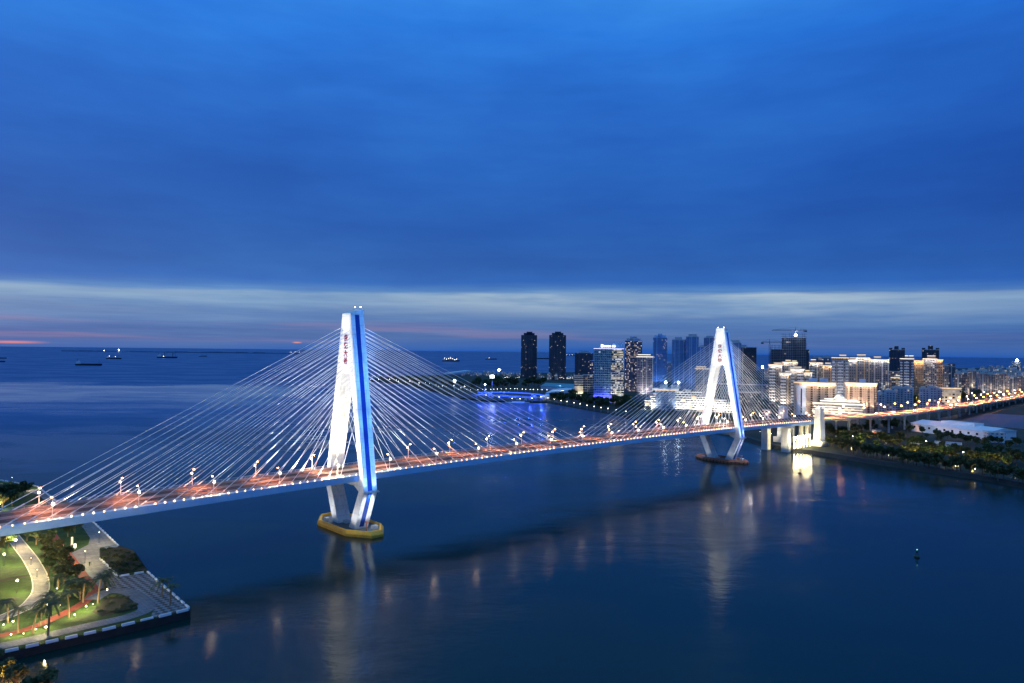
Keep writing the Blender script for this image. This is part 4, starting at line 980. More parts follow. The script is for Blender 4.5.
# towers behind and right of the office
building('stepped residential tower with many lit flats right behind the striped office', 625, 642, 341, 1520, 24, 0, (.20, .18, .19), dict(lit=.36, cw=2.7, ch=3.0, fw=.6, fh=.55, ls=2.0, litc=(1, .70, .45)), rh=((.1, .9, 5), (.3, .7, 9)), edges=((.5, 'steel'),))
building('slate-coloured apartment tower with a bright white crown', 637, 653, 357, 1240, 22, 0, (.28, .25, .33), dict(lit=.10, cw=2.8, ch=3.1), rh=((.05, .85, 4.5),), crown='g_stripw', edges=((.35, 'pale'), (.62, 'pale'), (.97, 'pale')), wash=(34, WHITE_, 'up'))
building('tall blue glass tower with a crown of fins and a lit patch midway', 653, 667, 338, 1720, 26, 0, (.24, .36, .60), dict(lit=.05, cw=2.6, ch=3.2, fw=.5, fh=.6, glass=(.04, .09, .2)), wash=(7, (.22, .48, 1), 'up'), rhm='bluewall', rh=((.1, .9, 6), (.35, .65, 10)), edges=((.28, 'bluewall'), (.02, 'bluewall')))
BL = dict(lit=.025, cw=2.6, ch=3.1, fw=.5, fh=.5, ls=1.0, glass=(.04, .09, .2))  # blue washes here and just above are added, to brighten the towers
building('left one of the paired blue slab towers, behind the terraced resort', 672, 686, 340, 1650, 24, 8, (.24, .36, .62), BL, wash=(7, (.22, .48, 1), 'up'), rh=((.2, .7, 6),), edges=((.12, 'bluewall'), (.45, 'bluewall'), (.8, 'bluewall')))
building('right one of the paired blue slab towers, the taller of the two', 686, 698.5, 337, 1630, 26, -6, (.22, .34, .62), BL, wash=(7, (.22, .48, 1), 'up'), rh=((.2, .85, 6),), edges=((.35, 'bluewall'), (.5, 'bluewall'), (.93, 'bluewall')))
building('blue tower just left of the farther pylon, lower than its neighbours', 698, 706, 347, 1500, 20, 0, (.28, .38, .58), BL, wash=(7, (.22, .48, 1), 'up'), rh=((.3, .7, 4),), edges=((.3, 'bluewall'), (.75, 'bluewall')))
building('tall blue tower behind the left leg of the farther pylon', 704, 715, 338, 1800, 22, 0, (.20, .28, .48), BL, rh=((.2, .8, 5),), edges=((.5, 'bluewall'),))
building('dark blue tower seen through the farther pylon', 714, 722, 348, 1900, 20, 0, (.18, .26, .44), BL)
building('blue tower with an open roof frame just right of the farther pylon', 729, 741, 343, 1700, 22, 0, (.26, .36, .56), BL, wash=(7, (.22, .48, 1), 'up'), rh=((.15, .85, 6),), edges=((.2, 'bluewall'), (.8, 'bluewall')))
building('wide black block right of the farther pylon, two bright stripes on it', 737, 756, 347.5, 1760, 30, 0, (.05, .06, .08), dict(lit=.03, cw=3, ch=3), rh=((.1, .5, 6),), edges=((.12, 'golden'), (.32, 'pale')))
building('warm-crowned cream tower left of the farther pylon', 695.5, 709, 369, 1180, 22, 0, (.42, .40, .43), dict(lit=.12, cw=2.8, ch=3.0), rh=((.08, .8, 4),), crown='g_strip', edges=((.62, 'pale'),), wash=(26, WARM, 'up'))
building('long low bluish block behind the cables of the farther pylon', 722, 772, 385, 1330, 24, 0, (.22, .28, .34), dict(lit=.10, cw=4, ch=3.6))
building('low dark block under the cables right of the farther pylon', 728, 760, 393, 1180, 24, 0, (.12, .13, .15), dict(lit=.25, cw=4, ch=3.6))
building('small pinkish-white kiosk block beside the bridge deck under the last cables', 763, 771, 411, 930, 14, 0, (.6, .52, .54), dict(lit=.05, cw=4, ch=3.6), wash=(26, (1, .8, .75), 'up'))
# floodlit terraced resort behind the farther pylon
def resort():
    Y = 1010; c = atY(690, 350, Y + 20); s_ = Y / F_PX
    r = thing('terraced_hotel', 'white floodlit hotel with stepped terraces and a blue glass bay, behind the farther pylon', 'building', (c.x, c.y, GZ), facing(c))
    X = lambda px: (px - 690) * s_
    gl = facade('hotel_blue_glass', (.20, .26, .40), (.06, .10, .20), 2.2, 3.4, .8, .7, .05, (.8, .9, 1), .7, .35)
    wf = facade('hotel_terraces', (.70, .69, .66), (.03, .035, .05), 4.0, 3.4, .99, .55, .16, (1, .8, .5), 1.0, .6)
    H = lambda y: atY(690, y, Y).z - GZ
    z0 = 0.0
    MB().box(X(656), X(676), -2, 22, -.5, H(392)).build('glass_bay', gl, r)
    MB().box(X(653), X(679), -2.8, 23, H(392), H(392) + 3.4).build('bay_roof', M['whitewall'], r)
    MB().box(X(655.5), X(676.5), -3.0, -2.82, H(392) + .4, H(392) + 1.6).build('light_strip', M['g_strip'], r)
    MB().box(X(660), X(668), 4, 14, H(392) + 3.4, H(386)).build('roof_house', M['pale'], r)
    MB().box(X(671), X(681), 4, 14, H(392) + 3.4, H(387)).build('roof_house', M['pale'], r)
    segs = [(645, 651, 401), (651, 656, 394.5), (676, 683, 393), (683, 692, 391), (692, 702, 393), (702, 713, 397), (713, 726, 400), (726, 739, 403)]
    for k, (a, b, yt) in enumerate(segs):
        y0 = -1.0 + (k % 3) * 1.3; MB().box(X(a) + .02, X(b) - .02, y0, 24, -.5, H(yt)).build('terrace_wing', wf, r)
        n = int(H(yt) / 3.4)
        for q in range(1, n + 1): MB().box(X(a) - .3, X(b) + .3, y0 - 2.2, y0 - .01, q * 3.4 - .5, q * 3.4 + .75).build('terrace', M['whitewall'], r)
        if k % 2 == 0 or k > 3: MB().box(X(a), X(b), y0 - 2.4, y0 - 2.22, n * 3.4 - .4, n * 3.4 + .5).build('light_strip', M['g_stripw'], r)
        lamp('SPOT', ((X(a) + X(b)) / 2, y0 - 16, 4), 36000, (1, .90, .70), r, ((X(a) + X(b)) / 2, y0, H(yt) * .6), 'facade_uplight', .4, 110, .7)
    for px in (666, 679): MB().ball((X(px), 4, H(383.5)), 1.5).build('roof_floodlight', M['g_cool'], r); MB().tube((X(px), 4, H(388)), (X(px), 4, H(383.5)), .2).build('mast', M['pole'], r)
    for px, py in ((648, 405), (684, 400), (690, 406), (694, 397)): MB().box(X(px) - 3, X(px) + 3, -4.6, -2.6, H(py) - 4, H(py)).build('lit_bay', M['g_strip'], r)
resort()
# construction site
cf = dict(lit=.015, cw=4, ch=3.3, fw=.8, fh=.72, ls=1.2)
def site(lab, x0, x1, yt, Y, dep, scaf):
    r = building(lab, x0, x1, yt, Y, dep, 0, (.17, .23, .33), dict(cf, glass=(.03, .04, .06)), name='unfinished_building'); w, h = r['w'], r['h']
    m = MB(); n = int(h / 6.6)
    for k in range(1, n + 1): m.box(-w / 2 - .5, w / 2 + .5, -dep / 2 - .6, -dep / 2 - .02, k * 6.6, k * 6.6 + .45)
    m.build('floor_edge', M['concrete'], r)
    if scaf:
        sc = MB(); H = h + 9
        for k in range(13): x = -w / 2 - 1.5 + (w + 3) * k / 12; sc.tube((x, -dep / 2 - 1.6, 0), (x, -dep / 2 - 1.6, H * (.86 + .14 * (k % 3 > 0))), .24, n=4)
        z = 4
        while z < H: sc.tube((-w / 2 - 1.5, -dep / 2 - 1.6, z), (w / 2 + 1.5, -dep / 2 - 1.6, z), .2, n=4); z += 4.4
        sc.build('scaffold', M['steel'], r)
    return r
site('tall dark unfinished tower wrapped in scaffolding under the floodlit crane', 782.5, 805, 338, 1400, 24, True)
site('lower unfinished block left of the scaffolded tower', 771, 783, 349.5, 1410, 20, True)
building('thin dark stair tower right of the scaffolded tower', 805.5, 809, 350, 1420, 8, 0, (.09, .10, .13), DK)
building('pale blue tower top behind the cream flats right of the scaffolded tower', 812, 830, 358, 1500, 20, 0, (.22, .24, .30), dict(lit=.15), rh=((.1, .5, 3), (.6, .95, 5)))
def crane(lab, xm, ybase, ytop, Y, xl, xr, yj, light=False):
    s_ = Y / F_PX; c = atY(xm, 350, Y); r = thing('tower_crane', lab, 'crane', (c.x, c.y, GZ), facing(c)); H = lambda y: atY(xm, y, Y).z - GZ
    zt_, zj, z0 = H(ytop), H(yj), max(0, H(ybase)); m = MB(); a = 1.1
    for sx in (-a, a):
        for sy in (-a, a): m.tube((sx, sy, 0), (sx, sy, zj), .26, n=4)
    z = 0; sgn = 1
    while z < zj - 3:
        m.tube((-a * sgn, -a, z), (a * sgn, -a, z + 3), .14, n=4); m.tube((-a, -a * sgn, z), (-a, a * sgn, z + 3), .14, n=4); z += 3; sgn = -sgn
    m.build('mast', M['steel'], r)
    j = MB(); L0, L1 = (xl - xm) * s_, (xr - xm) * s_
    j.tube((L0, -.7, zj), (L1, -.7, zj), .22, n=4); j.tube((L0, .7, zj), (L1, .7, zj), .22, n=4); j.tube((L0 * .95, 0, zj + 1.6), (L1 * .95, 0, zj + 1.6), .2, n=4)
    x = L0; k = 0
    while x < L1 - 3: j.tube((x, 0, zj + (1.6 if k % 2 else 0)), (x + 3, 0, zj + (0 if k % 2 else 1.6)), .12, n=4); x += 3; k += 1
    j.build('jib', M['steel'], r)
    t_ = MB(); t_.tube((0, 0, zj), (0, 0, zt_), .5, .2, 5); t_.tube((0, 0, zt_), (L0 * .85, 0, zj + 1.6), .1, n=4); t_.tube((0, 0, zt_), (L1 * .85, 0, zj + 1.6), .1, n=4); t_.build('apex', M['steel'], r)
    e = L0 if abs(L0) < abs(L1) else L1
    cw = MB(); cw.box(min(e, e * .7), max(e, e * .7), -1.2, 1.2, zj - 2.8, zj - .3); cw.build('counterweight', M['steel'], r)
    cb = MB(); cb.box(-1.4, 1.4, -2.6, -1.2, zj - 3, zj - .3); cb.build('cab', M['pale'], r)
    if light: MB().ball((.2, -2.8, H(335.2)), 2.1).build('floodlight', M['g_cool'], r); lamp('POINT', (.2, -8, H(335.2)), 9000, (.85, .95, 1), r, name='crane_light', size=1)
crane('tower crane with a dazzling floodlight rising from the scaffolded tower', 795.5, 350, 327, 1385, 773, 806, 330.5, True)
crane('slim tower crane at the left edge of the construction site', 769.5, 365, 339, 1390, 761.5, 783, 342.5)
mk = atY(762.5, 350, 1300); fl_ = thing('floodlight_mast', 'mast with a round white floodlight between the black block and the cranes', 'light mast', (mk.x, mk.y, GZ)); zz_ = atY(762.5, 367, 1300).z - GZ
MB().tube((0, 0, 0), (0, 0, zz_), .5, .3).build('mast', M['pole'], fl_); MB().ball((0, -.5, zz_), 2.0).build('floodlight', M['g_cool'], fl_)
# cream residential estate
RB = dict(wall=(.20, .185, .19), fac=dict(lit=.10, cw=3.2, ch=4.7, fw=.46, fh=.46, ls=1.5))
def resi(lab, x0, x1, yt, Y, **k): q = dict(RB); q.update(k); building(lab, x0, x1, yt, Y, 18, q.pop('rot', 0), **q)
CRM = (1, .84, .62)
UPW = (34, CRM, 'both'); UPL = (26, CRM, 'both')
resi('cream flats at the left end of the estate, balconies in one bright stack', 769, 782, 365, 1130, bal=((.06, .5),), rh=((.4, .95, 3.5),), crown='g_strip', wash=UPW, edges=((.95, 'whitewall'),))
resi('cream flats second from the left in the estate, bright balcony stack at centre', 780, 791, 373.5, 1075, bal=((.1, .55),), rh=((.5, .95, 3.5),), crown='g_strip', wash=UPW, edges=((.72, 'golden'),))
resi('taller cream flats with twin roof houses behind the left-end flats', 783, 797, 362.5, 1160, bal=((.55, .9),), rh=((.2, .55, 4), (.65, .95, 3)), crown='g_strip', wash=UPL)
resi('cream flats with wide balconies, directly above the left half of the big hotel', 791, 804, 369.5, 1090, bal=((.05, .3), (.5, .95)), rh=((.25, .8, 4),), crown='g_strip', wash=UPW)
resi('narrow cream flats with two light piers above the middle of the big hotel', 804, 812, 373, 1100, edges=((.05, 'whitewall'), (.9, 'whitewall')), bal=((.3, .6),), rh=((.2, .7, 4),), crown='g_strip', wash=UPL)
resi('cream flats with a high roof house, above the right part of the big hotel', 810, 822, 363, 1180, edges=((.6, 'whitewall'),), bal=((.1, .4),), rh=((.1, .5, 6),), crown='g_strip', wash=UPL)
resi('slim cream tower beside the banded tower, lit golden edge', 823, 831.5, 366, 1140, edges=((.12, 'golden'), (.9, 'golden')), rh=((.3, .9, 5),), crown='g_strip', wash=(26, ORG, 'both'))
resi('tall flats with three bright balcony stacks between the two wide hotels', 832.5, 848, 358, 1130, wall=(.30, .30, .33), bal=((.02, .2), (.36, .68), (.82, .99)), rh=((.45, .85, 5),), crown='g_strip', wash=(42, WHITE_, 'up'))
resi('tall slate flats with a golden right edge, first right of the banded tower', 848.5, 857, 360, 1150, wall=(.20, .21, .26), edges=((.05, 'golden'), (.95, 'golden')), rh=((.2, .9, 4),), crown='g_strip', wash=(34, CRM, 'both'))
resi('tall slate flats with light corner piers, roof house glowing, above the right hotel', 857, 869, 358, 1170, wall=(.17, .18, .23), edges=((.04, 'whitewall'), (.62, 'golden'), (.97, 'golden')), rh=((.05, .7, 5.5),), crown='g_strip', wash=(34, CRM, 'both'))
resi('broad slate tower with pale corner piers right of the right hotel', 869, 888, 360, 1190, wall=(.16, .17, .22), fac=dict(lit=.14, cw=3, ch=3.1, ls=1.4), edges=((.03, 'pale'), (.32, 'pale'), (.68, 'whitewall'), (.97, 'pale')), rh=((.28, .62, 5.5),), crown='g_strip', wash=(34, CRM, 'both'))
building('warm lit block low between the slate tower and the black-and-white tower', 888, 902, 372, 1330, 18, 0, (.32, .27, .24), dict(lit=.25, cw=3, ch=3.1, ls=1.6), wash=(10, ORG, 'up'))
building('small lit gatehouse with a stepped golden roof before the black-and-white tower', 892, 902, 378, 1290, 14, 0, (.4, .33, .25), dict(lit=.3), rh=((.4, .95, 5),), crown='g_strip')
building('dark tower with an open crown frame behind, left of the black-and-white tower', 890, 904, 350, 1650, 22, 0, (.07, .09, .13), DK, ribs=4, ribc='steel', steps=((.0, .22, 5), (.32, .6, 9), (.78, 1, 5)))
building('dark tower with an open crown frame behind the speckled flats', 923, 938, 350, 1660, 22, 0, (.07, .09, .13), DK, ribs=4, ribc='steel', steps=((.0, .2, 5), (.35, .65, 10), (.8, 1, 5)))
resi('black-and-white tower with bright balcony bars and a double roof house', 901, 913, 359, 1230, wall=(.10, .10, .13), bal=((.0, .18), (.3, .66), (.82, 1)), rh=((.35, .6, 6), (.65, .98, 6)), crown='g_stripw', wash=(40, WHITE_, 'up'))
resi('golden flats joined to the right of the black-and-white tower', 913.3, 923, 361, 1240, wall=(.55, .40, .24), fac=dict(lit=.12, cw=2.4, ch=3.1, fw=.4, fh=.45), edges=((.06, 'golden'),), crown='g_strip', wash=(24, ORG, 'both'))
resi('speckled slate flats with many lit windows and a glowing roof house', 924, 936, 359, 1250, wall=(.22, .22, .26), fac=dict(lit=.42, cw=2.8, ch=3.1, ls=1.3), rh=((.3, .9, 6),), crown='g_strip', wash=(30, CRM, 'both'))
resi('slim orange-lit flats at the right end of the speckled flats', 936, 942.5, 360, 1255, wall=(.5, .36, .24), edges=((.06, 'whitewall'),), crown='g_strip', wash=(24, ORG, 'both'))
# low blocks in front of them
LB = dict(lit=.04, cw=4, ch=3.5, fw=.5, fh=.45)
for lab, a, b, yt, Y in (('low pale blue block at the foot of the slate tower', 885, 897, 391.5, 1080), ('low pale blue office with stepped roof, left of the black-and-white tower foot', 893, 905, 388, 1120), ('low pale blue block at the foot of the black-and-white tower', 904, 913, 388.5, 1110),
                         ('low white-blue block below the golden flats, left part', 920, 929, 389, 1090), ('low white-blue block below the speckled flats, taller middle part', 928, 936, 387.5, 1085), ('low white-blue block below the speckled flats, right part', 936, 942, 389.5, 1088), ('low bluish block at the right hotel corner', 876, 885, 394, 1060)):
    building(lab, a, b, yt, Y, 20, 0, (.46, .50, .58), LB, rh=((.2, .6, 2.5),))
building('low hall with a brightly lit roof edge and lit right end', 934, 959, 388.5, 1140, 20, 0, (.5, .45, .38), dict(lit=.5, cw=5, ch=5, ls=1.2), crown='g_strip', wash=(24, WARM, 'up'))
# the two wide floodlit hotels with a podium between
HW_ = dict(lit=.05, cw=3.4, ch=3.4, fw=.24, fh=.34, glass=(.10, .08, .07), litc=(1, .8, .5))
r1 = building('wide floodlit cream hotel slab, the left one of the two, bluish at its left end', 795.5, 834, 383, 985, 20, 0, (.66, .54, .43), HW_, crown='g_strip', wash=None, name='hotel_slab')
r2 = building('wide floodlit cream hotel slab, the right one of the two', 846.5, 875.5, 383.5, 1000, 20, 0, (.68, .55, .45), HW_, crown='g_strip', wash=None, name='hotel_slab')
for r, n, skip in ((r1, 5, 1), (r2, 4, 0)):
    w, h, d = r['w'], r['h'], r['d']
    for k in range(skip, n): lamp('AREA', (-w / 2 + w * (k + .5) / n, -d / 2 - 3.2, h + .5), 2500, (1, .68, .40), r, (-w / 2 + w * (k + .5) / n, -d / 2 + .5, h - 16), 'roof_wash_light', (w / n * .9, .5)); lamp('SPOT', (-w / 2 + w * (k + .5) / n, -d / 2 - 14, 3), 36000, (1, .70, .46), r, (-w / 2 + w * (k + .5) / n, -d / 2, h * .7), 'facade_uplight', .4, 80, .8)
    for u in ((.06, .34, .52, .70, .9) if skip else (.04, .36, .62, .86)):
        b = MB(); z = 3.1
        while z < h - 2: b.box(-w / 2 + w * u - 2.0, -w / 2 + w * u + 2.0, -d / 2 - 1.3, -d / 2 - .01, z, z + 1.1); z += 3.1
        b.box(-w / 2 + w * u - .15, -w / 2 + w * u + .15, -d / 2 - 1.2, -d / 2 - .02, 3.1, z - 2)
        b.build('balcony', M['hotelwall'], r)
    wcol = facade('window_columns', (.36, .28, .23), (.03, .025, .025), 3.4, 3.1, .86, .6, .05, (1, .8, .5), .8)
    for u in ((.43, .61, .79, .96) if skip else (.2, .5, .74, .95)): MB().box(-w / 2 + w * u - 1.6, -w / 2 + w * u + 1.6, -d / 2 - .3, -d / 2 - .02, 3, h - 5).build('window_column', wcol, r)
MB().box(-r1['w'] / 2 + 3, -r1['w'] / 2 + r1['w'] * .30, -r1['d'] / 2 - .5, -r1['d'] / 2 - .02, 0, r1['h'] - 4).build('pale_wing', M['bluewall'], r1)
MB().box(-r1['w'] / 2 + r1['w'] * .17, -r1['w'] / 2 + r1['w'] * .20, -r1['d'] / 2 - .62, -r1['d'] / 2 - .52, 2, r1['h'] - 8).build('stair_slot', M['dark'], r1)
for r, u in ((r1, .36), (r1, .62), (r2, .45)):
    w, h = r['w'], r['h']; MB().box(-w / 2 + w * u, -w / 2 + w * (u + .2), -4, 6, h + 1.2, h + 6).build('roof_house', M['bluewall'], r)
def podium():
    Y = 950; c = atY(840, 350, Y + 16); s_ = Y / F_PX; r = thing('hotel_podium', 'bright white terraced podium with a small lit pavilion roof between the two hotels', 'building', (c.x, c.y, GZ), facing(c)); X = lambda px: (px - 840) * s_; H = lambda y: atY(840, y, Y).z - GZ
    wf = facade('podium_wall', (.62, .58, .52), (.04, .035, .03), 4, 3.2, .98, .5, .35, (1, .8, .5), 1.4)
    for k, (a, b, yt) in enumerate(((815, 862, 404.5), (822, 858, 402), (826, 834, 400), (838, 846, 400.5), (848, 856, 401))):
        MB().box(X(a), X(b), -2 + k * 2.5, 24, -.5, H(yt)).build('storey', wf, r)
        MB().box(X(a) - .5, X(b) + .5, -2.6 + k * 2.5, -2.02 + k * 2.5, H(yt) - .8, H(yt) + .5).build('light_strip', M['g_stripw'], r)
    for q in range(1, 5): MB().box(X(816), X(861), -4.2, -2.02, q * 3.4 - .5, q * 3.4 + .6).build('terrace', M['whitewall'], r)
    zb_ = H(401); pr = MB(); pr.box(X(835), X(844), 6, 16, zb_ - 4, zb_ + 1.5); pr.build('pavilion', M['hotelwall'], r)
    rf = MB(); rf.prism([(X(833.5), 4), (X(845.5), 4), (X(845.5), 18), (X(833.5), 18)], zb_ + 1.5, H(395.5), .35); rf.build('pavilion_roof', M['whitewall'], r)
    lamp('SPOT', (X(839.5), -4, zb_ + 1), 9000, (1, .88, .62), r, (X(839.5), 8, zb_ + 4), 'roof_uplight', .4, 120, .8)
    for px in (820, 832, 844, 856): lamp('SPOT', (X(px), -16, 5), 13000, (1, .84, .58), r, (X(px), -2, 9), 'facade_uplight', .4, 120, .7)
podium()
# far-right skyline
FR_ = [(942, 949, 366, 1500, 'dark-topped slim tower right after the orange-lit flats'), (948, 955, 367, 1560, 'dark-capped grey tower, second after the orange-lit flats'), (955, 961.5, 374, 1420, 'brownish flats above the lit hall, left of a pair'), (961, 969, 373, 1430, 'brownish flats above the lit hall, right of a pair'), (979, 987, 374, 1520, 'pale brown flats with lit rooms, left half of the twin beyond the road bend'), (987, 995, 374.5, 1525, 'pale brown flats with lit rooms, right half of the twin beyond the road bend'),
       (996, 1001, 374, 1560, 'slim pale tower, left of three by the lit road end'), (1001, 1007, 373.5, 1570, 'slim pale tower, right of three by the lit road end'), (1010, 1016, 377, 1500, 'pinkish low tower near the right edge of the view'), (1017, 1023, 376, 1540, 'grey low tower at the very right edge'), (969, 976, 371, 1700, 'blue-grey tower behind the gap beyond the lit hall'), (1013, 1020, 362.5, 2300, 'dark tower topped by a round white light at the right edge')]
for k, (a, b, yt, Y, lab) in enumerate(FR_):
    building(lab, a, b, yt, Y, 18, 0, random.choice([(.26, .24, .25), (.30, .28, .30), (.20, .22, .27)]) if k != 1 else (.14, .15, .18), dict(lit=.10, cw=3.2, ch=3.1, ls=1.6), rh=((.2, .7, 4),), edges=((.5, 'pale'),) if k % 3 else (), steps=((.05, .95, 7),) if k == 1 else None, wash=(20, (1, .80, .56), 'up') if k not in (1, 11) else None)  # warm wash lamps added to brighten these flats
bl_ = atY(1017, 362, 2290); tb = thing('light_mast', 'mast with a round white light above the far tower at the right edge', 'light mast', (bl_.x, bl_.y, bl_.z)); MB().tube((0, 0, -1), (0, 0, 4), .8).build('mast', M['steel'], tb); MB().ball((0, -1, 6), 3.4).build('lamp_globe', M['g_cool'], tb)
fm_ = [facade('far_flats', c, lit=.2, cw=4, ch=3.4, ls=2.0, fw=.5, fh=.45) for c in ((.40, .42, .48), (.58, .52, .50), (.34, .42, .54), (.62, .54, .47))]
def far_block(x, w, yt, Y, lab, grp):
    c = atY(x, 350, Y); h = max(6, atY(x, yt, Y).z - GZ); ww = w * Y / F_PX
    r = thing('apartment_block', lab, 'building', (c.x, c.y, GZ), facing(c), grp); m = MB(); m.box(-ww / 2, ww / 2, -9, 9, -.5, h); m.build('wall', random.choice(fm_), r)
    MB().box(-ww * .25, ww * .2, -5, 5, h, h + 4).build('roof_house', M['pale'], r)
rs = random.Random(21)
for k in range(58): far_block(940 + 100 * (k + rs.random()) / 58, rs.uniform(3.2, 6.5), rs.uniform(366, 376), rs.uniform(1900, 3600), 'pale apartment block crowded into the distant skyline at the right edge', 'distant blocks at the right edge of the city')
for k in range(18): far_block(943 + 84 * (k + rs.random()) / 18, rs.uniform(4.5, 7.5), rs.uniform(369, 378), rs.uniform(1560, 1850), 'warm-windowed flats in the dense row behind the road end at the right edge', 'dense flats behind the road end')
for k in range(24): far_block(463 + 62 * (k + rs.random()) / 24, rs.uniform(2, 4.5), rs.uniform(371.5, 375.5), rs.uniform(2300, 2500), 'low dim block in the distant row left of the dark twin towers', 'distant low row beside the twin towers')
for k in range(10): far_block(538 + 40 * (k + rs.random()) / 10, rs.uniform(3, 5), rs.uniform(373, 378), rs.uniform(2000, 2300), 'low dim block between and right of the dark twin towers', 'distant low blocks by the twin towers')
for k in range(14): far_block(598 + 170 * (k + rs.random()) / 14, rs.uniform(5, 9), rs.uniform(362, 374), rs.uniform(1900, 2400), 'blue-grey block filling the gaps between the nearer towers at mid city', 'blocks filling gaps in the middle city')

# ------------------------------------------------------------------ marina, harbour buildings, bank lamps
def pavilion(lab, pts, z1, wall, roofm, light=None):
    P = [at(x, y, GZ) for x, y in pts]; cx = sum(p.x for p in P) / len(P); cy = sum(p.y for p in P) / len(P)
    r = thing('harbour_hall', lab, 'building', (cx, cy, GZ)); poly = [(p.x - cx, p.y - cy) for p in P]
    MB().prism(poly, -.3, z1).build('wall', M[wall], r); MB().prism([(x * 1.03, y * 1.03) for x, y in poly], z1 + .01, z1 + .8).build('roof', M[roofm], r)
    if light: lamp('POINT', (0, -30, 8), light[0], light[1], r, name='hall_light', size=1)
    return r
M['teal'] = mat('teal_roof', (.10, .30, .36), .5, 0, .15, .1)
pavilion('teal-roofed harbour hall left of the striped office', ((541, 389), (575, 391), (577, 387), (546, 385.5)), 6, 'pale', 'teal', (4000, (.4, .9, 1)))
pavilion('white-roofed harbour hall in front of the teal roof', ((546, 396), (560, 394), (577, 391.5), (570, 390), (553, 392)), 5, 'whitewall', 'whitewall', (9000, (1, .9, .7)))
pavilion('small pale harbour shed at the tip of the tree-covered bank', ((543, 400), (551, 398), (548, 396.5), (541, 398.5)), 4, 'whitewall', 'whitewall', (4000, (1, .85, .6)))
# blue-lit marina terrace
bt = thing('waterfront_terrace', 'curved waterfront terrace glowing with blue light at the end of the dark mole', 'terrace')
arcs = [(476, 397.5), (486, 399.5), (498, 401.5), (510, 403), (522, 403.5), (534, 402.5), (545, 400.5)]; arcb = [(478, 394), (490, 393), (503, 392.5), (516, 392.7), (530, 393.5), (540, 395), (546, 397.5)]
F_, B_ = [at(*p) for p in arcs], [at(*p) for p in arcb]
MB().prism([(p.x, p.y) for p in F_ + B_[::-1]], -1.5, 1.2).build('deck', M['whitewall'], bt)
for k in range(3):
    st = MB()
    for a, b, c, d in zip(F_[:-1], F_[1:], B_[:-1], B_[1:]):
        f = (.04, .4, .78)[k]; p, q = a.lerp(c, f), b.lerp(d, f); Z0, Z1 = Vector((0, 0, 1.3 + k * .8)), Vector((0, 0, 2.5 + k * 1.2)); st.quad(p + Z0, q + Z0, q + Z1, p + Z1)
    st.build('blue_light_band', M['g_blue'], bt)
for k in range(6): p = F_[k].lerp(B_[k], .5); lamp('POINT', (p.x + 8, p.y, 12), 90000, (.04, .09, 1), bt, name='blue_light', size=1)
for k in range(18):
    f = (k + .5) / 18 * 6; i = min(5, int(f)); p = F_[i].lerp(F_[i + 1], f - i).lerp(B_[i].lerp(B_[i + 1], f - i), random.uniform(.15, .85)); m = MB(); w, d, h = random.uniform(3, 7), random.uniform(4, 8), random.uniform(2, 5); m.box(p.x - w / 2, p.x + w / 2, p.y - d / 2, p.y + d / 2, 1.2, 1.2 + h); m.build('kiosk', M['whitewall'], bt)
def bank_lamp_proto():
    r = thing('bank_lamp', '', 'lamp', (0, 0, 0), 0, 'lamps along the water banks'); MB().tube((0, 0, 0), (0, 0, 5), .12, .08, 5).build('post', M['pole'], r); MB().ball((0, 0, 5.3), .36, 8, 6).build('globe', M['g_bank'], r); return r
bp_ = bank_lamp_proto(); bfirst = [True]
def bank_lamp(x, y, lab, sc=1.0, z=GZ):
    p = at(x, y, z)
    if bfirst[0]: bp_.location = p; bp_['label'] = lab; bp_.scale = (sc,) * 3; bfirst[0] = False
    else: copy_thing(bp_, p, 0, lab, None, (sc,) * 3)
for k, (x, y) in enumerate([(548, 403), (554, 404.5), (561, 406), (567, 407), (574, 408.3), (580, 409.5), (587, 411), (594, 412.2), (601, 413.5), (608, 414.5), (616, 416), (626, 417.5)]): bank_lamp(x, y - 1.6, f'{ORD[k]} white lamp along the tree-covered bank, counting from the blue terrace', 1.15)
for k, (x, y) in enumerate([(486, 399), (499, 401), (512, 402.5), (520, 403), (532, 402.3), (541, 400.8)]): bank_lamp(x, y, f'{ORD[k]} white lamp at the water edge of the blue-lit terrace, from its left end', 1.3, 1.2)
for k in range(18): bank_lamp(478 + 68 * k / 17 + random.uniform(-1, 1), 392 + .6 * abs(k - 8) / 8 * 2 - .6, 'small white lamp in the dotted line behind the blue-lit terrace', 1.1)
for k in range(30): bank_lamp(366 + 106 * k / 29 + random.uniform(-2, 2), 379.5 + 13.5 * k / 29 + random.uniform(-2.2, 1.5), 'small lamp on the dark mole seen through the cables right of the nearer pylon', 1.0 if k % 3 else 1.5)
for k in range(16): bank_lamp(505 + 30 * k / 15 if k < 8 else 560 + 14 * (k - 8) / 8, 379.5 + random.uniform(-.6, .8), 'distant lamp at the foot of the dark twin towers', 1.1)
for k, (x, y) in enumerate([(760, 436.5), (771, 438.5), (827, 447), (857, 454), (873, 457.5), (893, 461), (915, 464.5), (935, 468), (958, 472), (975, 475), (995, 478)]): bank_lamp(x, y - 2.2, f'{ORD[k]} lamp along the right-hand embankment, counting outward from the farther pylon', .55)
def big_light(x, y, ybase, lab, r=2.2, panel=False):
    p = at(x, ybase, GZ); h = atY(x, y, p.y).z - GZ; g = thing('floodlight_mast', lab, 'light mast', (p.x, p.y, GZ)); MB().tube((0, 0, 0), (0, 0, h), .4, .25).build('mast', M['pole'], g)
    (MB().box(-3.5, 3.5, -.6, .2, h - 2.2, h + 2.2) if panel else MB().ball((0, 0, h), r)).build('floodlight', M['g_cool'], g)
big_light(454.5, 381, 391, 'mast with a dazzling round white lamp on the mole among the cables', 2.3)
big_light(492, 376.5, 393.5, 'tall mast with a bright white floodlight panel behind the blue terrace', 2, True)
